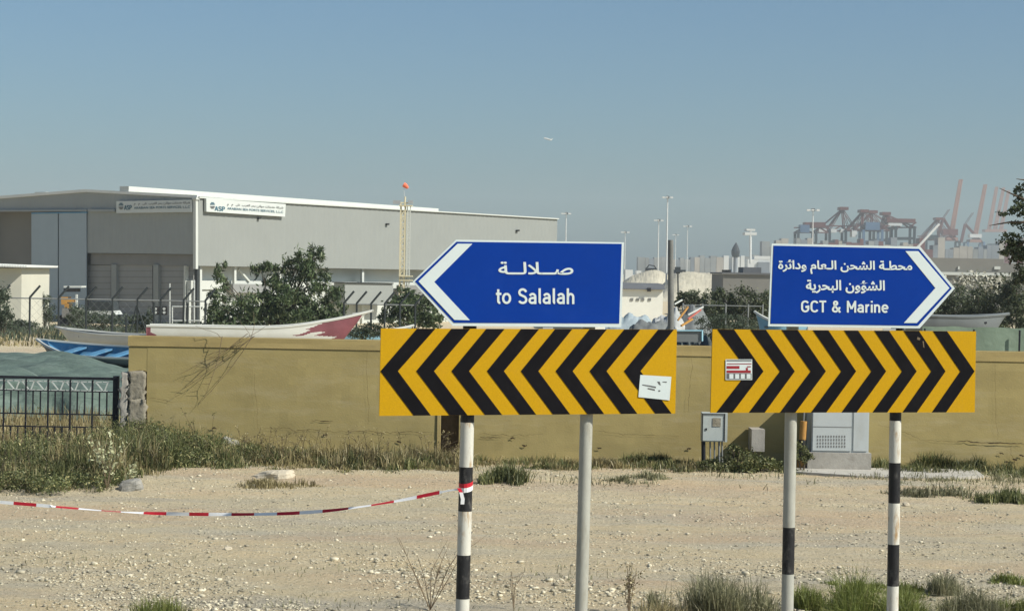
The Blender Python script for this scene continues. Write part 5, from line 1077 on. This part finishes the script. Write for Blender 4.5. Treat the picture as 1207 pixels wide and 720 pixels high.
for k_, (u, y, lm_, lb) in enumerate(((52, 105, [(52, 362, 12, 14), (46, 372, 10, 10), (60, 372, 10, 10)], 'grey bush before the left sliding door'), (93, 105, [(93, 372, 14, 12)], 'grey bush below the orange machine'), (115, 98, [(110, 378, 18, 12), (128, 378, 14, 12)], 'grey bush before the dark skip'), (165, 92, [(160, 380, 14, 10), (174, 378, 8, 12)], 'brownish bush beside the fence brace'), (30, 96, [(25, 384, 20, 6)], 'low bush at the foot of the cream outbuilding'), (215, 100, [(210, 384, 20, 4)], 'low scrub beside the white pipe gate'))):
    shrub('bush', lb+' behind the fence', 'bush', u, y, lm_, 1800, (0.14, 0.06), M['lf_far'], stems=2, thick=0.8)
shrub('bush', 'rough dark bush below the bow of the white boat', 'bush', 425, 58, [(425, 392, 18, 8), (440, 390, 14, 8)], 2500, (0.08, 0.035), M['lf_far'], stems=2, thick=0.5)
TR = [('broad dark tree directly left of the right arrow panel', 885, 105, [(880, 355, 22, 16), (898, 358, 16, 16), (870, 372, 18, 12), (890, 375, 20, 12), (882, 386, 24, 8)]),
      ('dark tree in the middle of the trees between the signs', 845, 105, [(842, 354, 18, 12), (856, 350, 12, 9), (840, 370, 20, 12), (860, 368, 14, 12), (850, 382, 24, 8)]),
      ('low dark tree right of the steel pole behind the scrap', 815, 110, [(812, 352, 14, 9), (800, 356, 8, 6), (822, 350, 12, 8), (825, 364, 14, 10), (818, 374, 20, 10)])]
for lb, u, y, lm_ in TR: shrub('tree', lb, 'tree', u, y, lm_, 4200, (0.2, 0.085), M['lf_dark'], stems=3, thick=1.6, trunk=0.05)
shrub('bush', 'low scrub between the signs below the pale fence rail', 'bush', 850, 54, [(835, 384, 16, 12), (855, 382, 24, 11), (885, 384, 22, 11), (870, 392, 30, 9), (838, 396, 14, 8)], 6000, (0.06, 0.025), M['lf_far'], stems=2, thick=0.6)
TR2 = [('dense dark tree behind the right arrow tip', 1125, 100, [(1105, 362, 16, 14), (1125, 358, 22, 18), (1140, 370, 18, 12), (1118, 378, 28, 12)]),
       ('dense dark tree behind the green mesh fence', 1165, 98, [(1155, 355, 22, 18), (1175, 360, 20, 18), (1165, 378, 28, 12), (1160, 386, 32, 8)]),
       ('dark tree at the right edge below the hanging branch', 1200, 96, [(1197, 345, 16, 18), (1205, 365, 18, 18), (1190, 382, 22, 12), (1203, 325, 10, 9)])]
for lb, u, y, lm_ in TR2: shrub('tree', lb, 'tree', u, y, lm_, 5000, (0.18, 0.08), M['lf_dark'], stems=3, thick=1.6, trunk=0.05)
pts = np.concatenate([np.array(P(u, v, 104))[None]+RNG.normal(0, 1, (30, 3))*np.array([0.32, 0.4, 0.16]) for u, v in ((1132, 330), (1142, 328), (1150, 332), (1162, 330), (1172, 331), (1183, 329), (1195, 333), (1205, 330), (1163, 341), (1158, 346), (1137, 335), (1180, 342), (1189, 363))])
fb = empty('flowering_bush', GP(1165, 104), 'bush topped with cream white blossom above the dark trees at right', 'bush'); leaves(pts, 0.22, 0.14, 0.4, 'blossom', M['lf_white'], fb)
pts = np.concatenate([blob_points(P(u, v, 105), (1.0, 0.7, 0.7), 700, 14) for u, v in ((1140, 342), (1165, 342), (1190, 340))]); leaves(pts, 0.18, 0.08, 0.4, 'foliage', M['lf_dark'], fb)
pts = np.concatenate([blob_points(P(u, v, 48), (1.0, 0.8, 0.28), 900, 20, .3, .1) for u, v in ((745, 398), (790, 399), (835, 400), (875, 402))]); pts[:, 2] = np.maximum(pts[:, 2], terr(48)+.02)
nh = empty('net_heap', GP(770, 48), 'dark tangled fishing net heap just behind the wall between the boards', 'fishing nets'); M['net'] = mat('net_grey_green', c(0.07, 0.085, 0.08), 0.9, 0.4, 2)
V = []; nx_, ny_ = 120, 14
for j in range(ny_+1):
    for i in range(nx_+1):
        u = 700+200*i/nx_; yy2 = 42+9*j/ny_; p = GP(u, yy2); h = math.sin(math.pi*j/ny_)**0.5*(1.22+0.10*math.sin(i*.33)+0.1*math.sin(i*.9+j)+0.05*math.sin(i*2.3+j*1.7)); V.append((p.x, yy2, p.z-.05+h))
npmesh('net_pile', V, [(j*(nx_+1)+i, j*(nx_+1)+i+1, (j+1)*(nx_+1)+i+1, (j+1)*(nx_+1)+i) for j in range(ny_) for i in range(nx_)], M['net'], nh)
# overhanging tree at the right, trunk outside the frame
rt = empty('acacia_tree', GP(1290, 38), 'dark leafy tree reaching in from the right edge above the trees', 'tree'); bm = MB(); b0 = GP(1290, 38)
bm.tube([b0, b0+Vector((-.05, 0, 1.5)), P(1275, 300, 38), P(1262, 230, 38)], [.14, .12, .1, .05], 8)
for pt in ([(1275, 305), (1235, 290), (1205, 285), (1185, 300)], [(1268, 260), (1230, 245), (1200, 232), (1178, 222)], [(1268, 255), (1240, 225), (1212, 213), (1198, 211)], [(1235, 292), (1210, 262), (1190, 262), (1166, 266)], [(1205, 285), (1195, 298), (1190, 312)], [(1270, 320), (1230, 325), (1205, 322), (1196, 330)]):
    bm.tube([P(u, v, 38) for u, v in pt], [.05, .03, .018, .006], 6)
bm.build('trunk', M['bark'], rt)
RL = [(1203, 225, 6, 8), (1207, 240, 12, 8), (1200, 250, 10, 7), (1212, 262, 14, 10), (1192, 282, 11, 8), (1200, 292, 12, 10), (1186, 296, 8, 6), (1194, 303, 8, 6), (1215, 290, 16, 18), (1240, 270, 26, 40), (1196, 247, 6, 3), (1182, 252, 5, 4), (1203, 318, 6, 6), (1198, 330, 7, 4), (1206, 326, 5, 7)]
pts = []
for (u, v, ru, rv) in RL:
    c0 = P(u, v, 38); pts.append(blob_points(c0, (ru/FOC*38, 0.25 if ru < 14 else .6, rv/FOC*38), int(ru*rv*5.0), 10, 0.25))
leaves(np.concatenate(pts), 0.06, 0.034, 0.1, 'foliage', M['lf_dark'], rt)

# ------------------------------------------------------------------ masts, cranes, port
def mast(u, vt, y, label, r=0.22, lamps=6, head=1.6):
    root = empty('high_mast_light', GP(u, y), label, 'light mast', 'high mast lights of the port'); b = GP(u, y); t = P(u, vt+2, y); b.x = t.x
    MB().tube([b, t], [r*1.3, r*.7], 8).build('pole', M['far_white'], root); s = head/1.6
    MB().tube([t+Vector((0, 0, -.3*s)), t+Vector((0, 0, .5*s))], .55*s, 8).build('hub', M['crane_dark'], root)
    for k_ in range(lamps):
        a_ = 2*math.pi*(k_+.3)/lamps; e = t+Vector((math.cos(a_)*head, math.sin(a_)*head, 0)); MB().beam(t, e, .12*s, .12*s).build('bracket', M['far_white'], root); MB().box(e.x-.4*s, e.x+.4*s, e.y-.4*s, e.y+.4*s, e.z-.2*s, e.z+.25*s).build('lamp', M['far_white'], root)
for u, vt, y, r, hd, lb in ((787, 231, 420, .16, 1.0, 'tallest floodlight mast right behind the steel pole'), (776.5, 258, 620, .16, 1.3, 'slender floodlight mast left of the steel pole'), (667.5, 250, 520, .14, 1.1, 'floodlight mast rising above the left arrow panel'), (737, 272, 800, .16, 1.5, 'faint floodlight mast at the right end of the left arrow panel'), (810.5, 265, 850, .16, 1.6, 'faint floodlight mast right of the steel pole'), (796.5, 275, 980, .16, 1.4, 'faintest small mast close to the steel pole'), (958.5, 246, 600, .2, 1.7, 'floodlight mast before the port cranes above the right panel')): mast(u, vt, y, lb, r, 6, hd)
bp = empty('street_lamp', GP(799, 230), 'thin street lamp post before the cream sand heap', 'street lamp'); MB().tube([GP(799, 230), P(799, 321, 230)], .09, 6).build('pole', M['postdark'], bp); MB().tube([P(796.5, 321, 230), P(801.5, 321, 230)], .16, 6).build('lamp_arm', M['postdark'], bp)
def crane(label, y, legs, vgird, apex, gird, boom=None, house=None, cols=('crane_red', 'crane_dark'), w=1.5, dep=16, hinge=None, back=None):
    zt = lambda u, v: P(u, v, y); root = empty('gantry_crane', GP(sum(legs)/2, y), label, 'crane', 'ship to shore cranes of the port'); k = y/1400*w
    O = Vector((0, dep, 0))
    for u in legs:
        for o in (Vector((0, 0, 0)), O):
            t = zt(u, vgird)+o; b = Vector((t.x, t.y, -3)); MB().beam(b, t, k*1.15, k*1.15).build('leg', M[cols[1]], root)
    a, b = zt(legs[0], vgird+13), zt(legs[1], vgird+13); MB().beam(a, b, k, k*1.2).build('cross_beam', M[cols[1]], root); MB().beam(a+O, b+O, k, k*1.2).build('cross_beam', M[cols[1]], root)
    MB().beam(zt(legs[0], vgird), zt(legs[0], vgird)+O, k, k).build('cross_beam', M[cols[1]], root); MB().beam(zt(legs[1], vgird), zt(legs[1], vgird)+O, k, k).build('cross_beam', M[cols[1]], root)
    if gird:
        for o in (O*0.35, O*0.65):
            bm = MB(); p, q_ = zt(gird[0], vgird)+o, zt(gird[1], vgird)+o; hh = Vector((0, 0, k*2.4)); bm.beam(p, q_, k*.5, k*.5).beam(p+hh, q_+hh, k*.5, k*.5); nn = max(4, int((q_-p).length/5))
            for i in range(nn): bm.beam(p.lerp(q_, i/nn)+hh*(i % 2), p.lerp(q_, (i+1)/nn)+hh*((i+1) % 2), k*.4, k*.4)
            bm.build('girder', M[cols[0]], root)
    if apex:
        for o in (O*0.3, O*0.7):
            A = zt(*apex)+o; bm = MB()
            for u in (legs[0] if abs(apex[0]-legs[0]) < abs(apex[0]-legs[1]) else legs[1], back or apex[0]-14): bm.beam(zt(u, vgird)+o, A, k*.55, k*.55)
            bm.build('a_frame', M[cols[0]], root); bm = MB()
            for u in gird or (): bm.beam(A, zt(u, vgird)+o, k*.35, k*.35); bm.beam(A, zt((u+apex[0])/2, vgird)+o, k*.3, k*.3)
            bm.build('stay', M[cols[0]], root)
        c_ = zt(*apex); MB().box(c_.x-k*2, c_.x+k*2, y, y+dep*.8, c_.z-k*.6, c_.z+k*.8).build('apex_platform', M[cols[0]], root)
    if boom:
        h0, t0 = boom
        for o in (O*0.35, O*0.65):
            p, q_ = zt(*h0)+o, zt(*t0)+o; bm = MB(); wd = Vector((k*1.7, 0, 0)); bm.beam(p, q_, k*.6, k*.6).beam(p+wd, q_+wd*.6, k*.6, k*.6); nn = 14
            for i in range(nn): bm.beam(p.lerp(q_, i/nn)+wd*(i % 2)*.8, p.lerp(q_, (i+1)/nn)+wd*((i+1) % 2)*.8, k*.35, k*.35)
            bm.build('boom', M['crane_boom'], root)
        a = zt(*h0); MB().box(a.x-k*3, a.x+k*4, y, y+dep, a.z-k*.8, a.z+k*1.0).build('hinge_platform', M['crane_boom'], root)
        if hinge:
            for o in (O*.3, O*.7): bm = MB(); bm.beam(zt(*hinge)+o, zt(legs[0]-6, vgird)+o, k*.8, k*.8).beam(zt(*hinge)+o, zt(legs[1], vgird)+o, k*.8, k*.8).beam(zt(*hinge)+o, zt(h0[0], (h0[1]+t0[1])/2)+o, k*.3, k*.3); bm.build('a_frame', M[cols[0]], root)
    for (u0, u1, v0, v1, cm) in house or ():
        a, b = zt(u0, v1), zt(u1, v0); MB().box(a.x, b.x, y+dep*.2, y+dep*.8, a.z, b.z).build('machinery_house', M[cm], root)
crane('leftmost port crane with red machinery house and blue cab', 1380, (941, 962), 274, None, (938, 978), house=[(944, 955, 265, 274, 'crane_blue'), (957, 974, 262, 268, 'crane_red'), (949, 956, 262, 265, 'crane_red')])
crane('port crane with the highest apex near the floodlight mast', 1400, (978, 997), 272, (995, 246), (964, 1012), house=[(966, 975, 270, 274, 'far_white'), (980, 987, 270, 274, 'far_white'), (992, 996, 270, 274, 'far_white')], back=975)
crane('port crane with blue machinery house in the middle of the row', 1400, (1018, 1040), 272, (1019, 249), (998, 1050), house=[(1021, 1038, 262, 271, 'crane_blue'), (1005, 1011, 272, 279, 'far_white')], cols=('crane_red', 'crane_blue'), back=1000)
crane('port crane behind the one with the blue machinery house', 1500, (1030, 1050), 270, (1029.5, 250), (1008, 1060), cols=('crane_red', 'crane_dark'), back=1010)
crane('port crane with long red and white girder at the right of the row', 1420, (1056, 1078), 268, (1045, 252), (1040, 1082), house=[(1046, 1080, 258, 262, 'crane_red'), (1048, 1064, 263, 266, 'far_white')], cols=('crane_red', 'crane_dark'), back=1062)
crane('port crane with raised boom nearest to the row of lowered ones', 1750, (1112, 1131), 285, None, None, boom=((1121, 282), (1134, 211)), hinge=(1114, 257), cols=('crane_red', 'crane_dark'), w=1.2, house=[(1112, 1130, 270, 277, 'crane_red')])
crane('second port crane with raised boom and white cab', 1850, (1141, 1160), 286, None, None, boom=((1149, 284), (1163, 217)), hinge=(1140, 264), cols=('crane_red', 'crane_blue'), w=1.15, house=[(1144, 1158, 276, 280, 'far_white')])
crane('third port crane with raised boom left of the hanging branch', 2300, (1158, 1172), 288, None, None, boom=((1166, 272), (1176, 220)), cols=('crane_red', 'crane_dark'), w=1.0)
crane('fourth port crane with raised boom behind the hanging branch', 2400, (1168, 1182), 288, None, None, boom=((1173, 272), (1184, 221)), cols=('crane_red', 'crane_dark'), w=1.0)
crane('farthest port crane with raised boom at the right edge', 2500, (1178, 1192), 288, None, None, boom=((1180, 272), (1190, 224)), cols=('crane_red', 'crane_dark'), w=1.0)
crane('low port crane with slanting stays just left of the first raised boom', 1650, (1092, 1109), 283, (1107, 258), (1084, 1128), house=[(1094, 1106, 277, 282, 'crane_dark')], cols=('crane_red', 'crane_dark'), w=1.2, back=1088)
jb = empty('mobile_crane', GP(1080, 900), 'white slanting jib behind the right arrow panel', 'crane'); MB().beam(P(1070, 304, 900), P(1107, 264, 900), 1.0, 1.0).build('jib', M['far_white'], jb); MB().box(P(1062, 320, 900).x, P(1078, 320, 900).x, 900, 906, -3, P(1070, 304, 900).z).build('carrier', M['crane_dark'], jb)
# container yard and buildings far away
r_ = np.random.default_rng(4)
cy = empty('container_stack', GP(830, 1250), 'long hazy row of stacked containers beyond the sand heaps', 'containers')
M['cont_a'] = mat('container_grey', c(0.26, 0.27, 0.26), 0.8, 0.2, 0.05); M['cont_b'] = mat('container_tan', c(0.36, 0.33, 0.28), 0.8, 0.2, 0.05)
cols_ = ['far_grey', 'cont_a', 'cont_b', 'far_grey', 'far_white', 'cont_a']; u = 752.0
while u < 905:
    w = r_.uniform(4, 9); h = r_.uniform(300, 306); p, q_ = P(u, h, 1250), P(u+w-.3, h, 1250); MB().box(p.x, q_.x, 1250, 1262, -3, p.z).build('container', M[cols_[r_.integers(0, 6)]], cy); u += w
cy2 = empty('container_stack', GP(1120, 1300), 'hazy stacked containers under the port cranes at right', 'containers'); cols_ = ['cont_a', 'cont_b', 'cont_a', 'crane_red', 'far_grey', 'cont_b']; u = 905.0
while u < 1225:
    w = r_.uniform(4, 10); h = r_.uniform(278, 294) if u > 1085 else r_.uniform(279, 290); p, q_ = P(u, h, 1300), P(u+w-.3, h, 1300); MB().box(p.x, q_.x, 1330, 1342, -3, p.z).build('container', M[cols_[r_.integers(0, 6)]], cy2); u += w
sh = empty('ship', GP(888, 1100), 'white ship superstructure with radar mast left of the right arrow panel', 'ship')
for (u0, u1, v0, v1, m, nm) in ((863, 872, 303, 322, 'far_white', 'deckhouse'), (881, 910, 306, 322, 'far_white', 'deckhouse'), (889, 908, 302, 306, 'far_white', 'bridge'), (893, 907, 309, 322, 'far_grey', 'window_row'), (878, 892, 274, 277, 'far_white', 'radar_bar'), (880, 890, 270, 272, 'far_white', 'radar_bar')):
    p, q_ = P(u0, v1, 1100), P(u1, v0, 1100); f_ = 1099 if nm == 'window_row' else 1100; MB().box(p.x, q_.x, f_, 1112, p.z, q_.z).build(nm, M[m], sh)
MB().beam(P(884.5, 310, 1100), P(884.5, 270, 1100), .9, .9).build('mast', M['far_white'], sh)
MB().box(P(855, 318, 1100).x, P(925, 318, 1100).x, 1098, 1130, -3, P(880, 322, 1100).z+.5).build('hull', M['far_grey'], sh)
tw = empty('control_tower', GP(867, 1000), 'dark domed tower top standing above the hazy white ship', 'tower')
c0 = P(867, 303, 1000); MB().tube([Vector((c0.x, 1000, -3)), c0], 1.1, 8).build('shaft', M['far_grey'], tw)
MB().tube([P(867, 303, 1000), P(867, 300, 1000), P(867, 296, 1000), P(867.3, 292, 1000), P(867.6, 288, 1000), P(867.6, 286, 1000)], [1.6, 2.1, 2.2, 1.6, .7, .2], 10).build('dome', M['crane_dark'], tw)
# white buildings left of heap
for u0, u1, v0, lb in ((737, 746, 318, 'small white far building at the right end of the left arrow panel'), (750, 756, 319, 'smaller white far building left of the rounded sand heap')):
    p, q_ = P(u0, 330, 700), P(u1, v0, 700); tag(MB().box(p.x, q_.x, 700, 710, -3, q_.z).build('far_building', M['far_white']), lb, 'building')
dg = empty('digger', P(767, 319, 452), 'tiny dark digger on top of the rounded sand heap', 'digger'); c0 = P(767, 317.5, 450); MB().box(c0.x-1.2, c0.x+1.2, 449, 451, c0.z-.8, c0.z+.3).build('body', M['crane_dark'], dg); MB().tube([c0+Vector((-1, 0, .2)), c0+Vector((-.4, 0, 1.0)), c0+Vector((.8, 0, .8)), c0+Vector((1.6, 0, -.3))], .14, 5).build('arm', M['crane_dark'], dg)
dg = empty('digger', P(797, 321, 430), 'tiny dark loader on the long cream sand heap right of the steel pole', 'digger'); c0 = P(799, 319, 420); MB().box(c0.x-1.6, c0.x+1.6, 419, 421, c0.z-.6, c0.z+.2).build('body', M['crane_dark'], dg); MB().box(c0.x-.6, c0.x+.5, 419.2, 420.8, c0.z+.2, c0.z+.8).build('cab', M['crane_dark'], dg)
# airplane
pc = P(646, 164.5, 1500); pln = empty('airplane', pc, 'tiny white airliner in the clear sky above the left arrow panel', 'airplane'); s_ = 1500/FOC
R_ = lambda x, y, z: pc+Vector((x*s_, y*s_, z*s_))
MB().tube([R_(-5.2, 0, 1.7), R_(-4.4, 0, 1.5), R_(0, 0, .3), R_(3, 0, -.5), R_(4.8, 0, -1)], [.1, .55, .62, .5, .15], 8).build('fuselage', M['far_white'], pln, True)
MB().prism([R_(-1.5, 0, .5), R_(1, 0, 0), R_(3, -7, -.6), R_(2, -7, -.4)], (0, 0, .25*s_)).build('wing', M['far_white'], pln); MB().prism([R_(-1.5, 0, .5), R_(2, 7, -.4), R_(3, 7, -.6), R_(1, 0, 0)], (0, 0, .25*s_)).build('wing', M['far_white'], pln)
MB().prism([R_(3, -.15, -.5), R_(4.6, -.15, -.9), R_(5.4, -.15, 1.2), R_(4.6, -.15, 1.3)], (0, .3*s_, 0)).build('tail_fin', M['far_white'], pln)
# ------------------------------------------------------------------ haze
hz = MB().box(-3000, 3000, -60, 3200, -4.2, 125).build('haze', []); tag(hz, 'thin pale coastal haze over the port', 'haze', kind='stuff')
hm = bpy.data.materials.new('haze'); hm.use_nodes = True; n = hm.node_tree; n.nodes.remove(n.nodes['Principled BSDF']); pv = n.nodes.new('ShaderNodeVolumePrincipled')
pv.inputs['Color'].default_value = (0.80, 0.88, 0.88, 1); pv.inputs['Density'].default_value = 0.00026; pv.inputs['Anisotropy'].default_value = 0.0
n.links.new(pv.outputs[0], n.nodes['Material Output'].inputs['Volume']); hz.data.materials.append(hm)
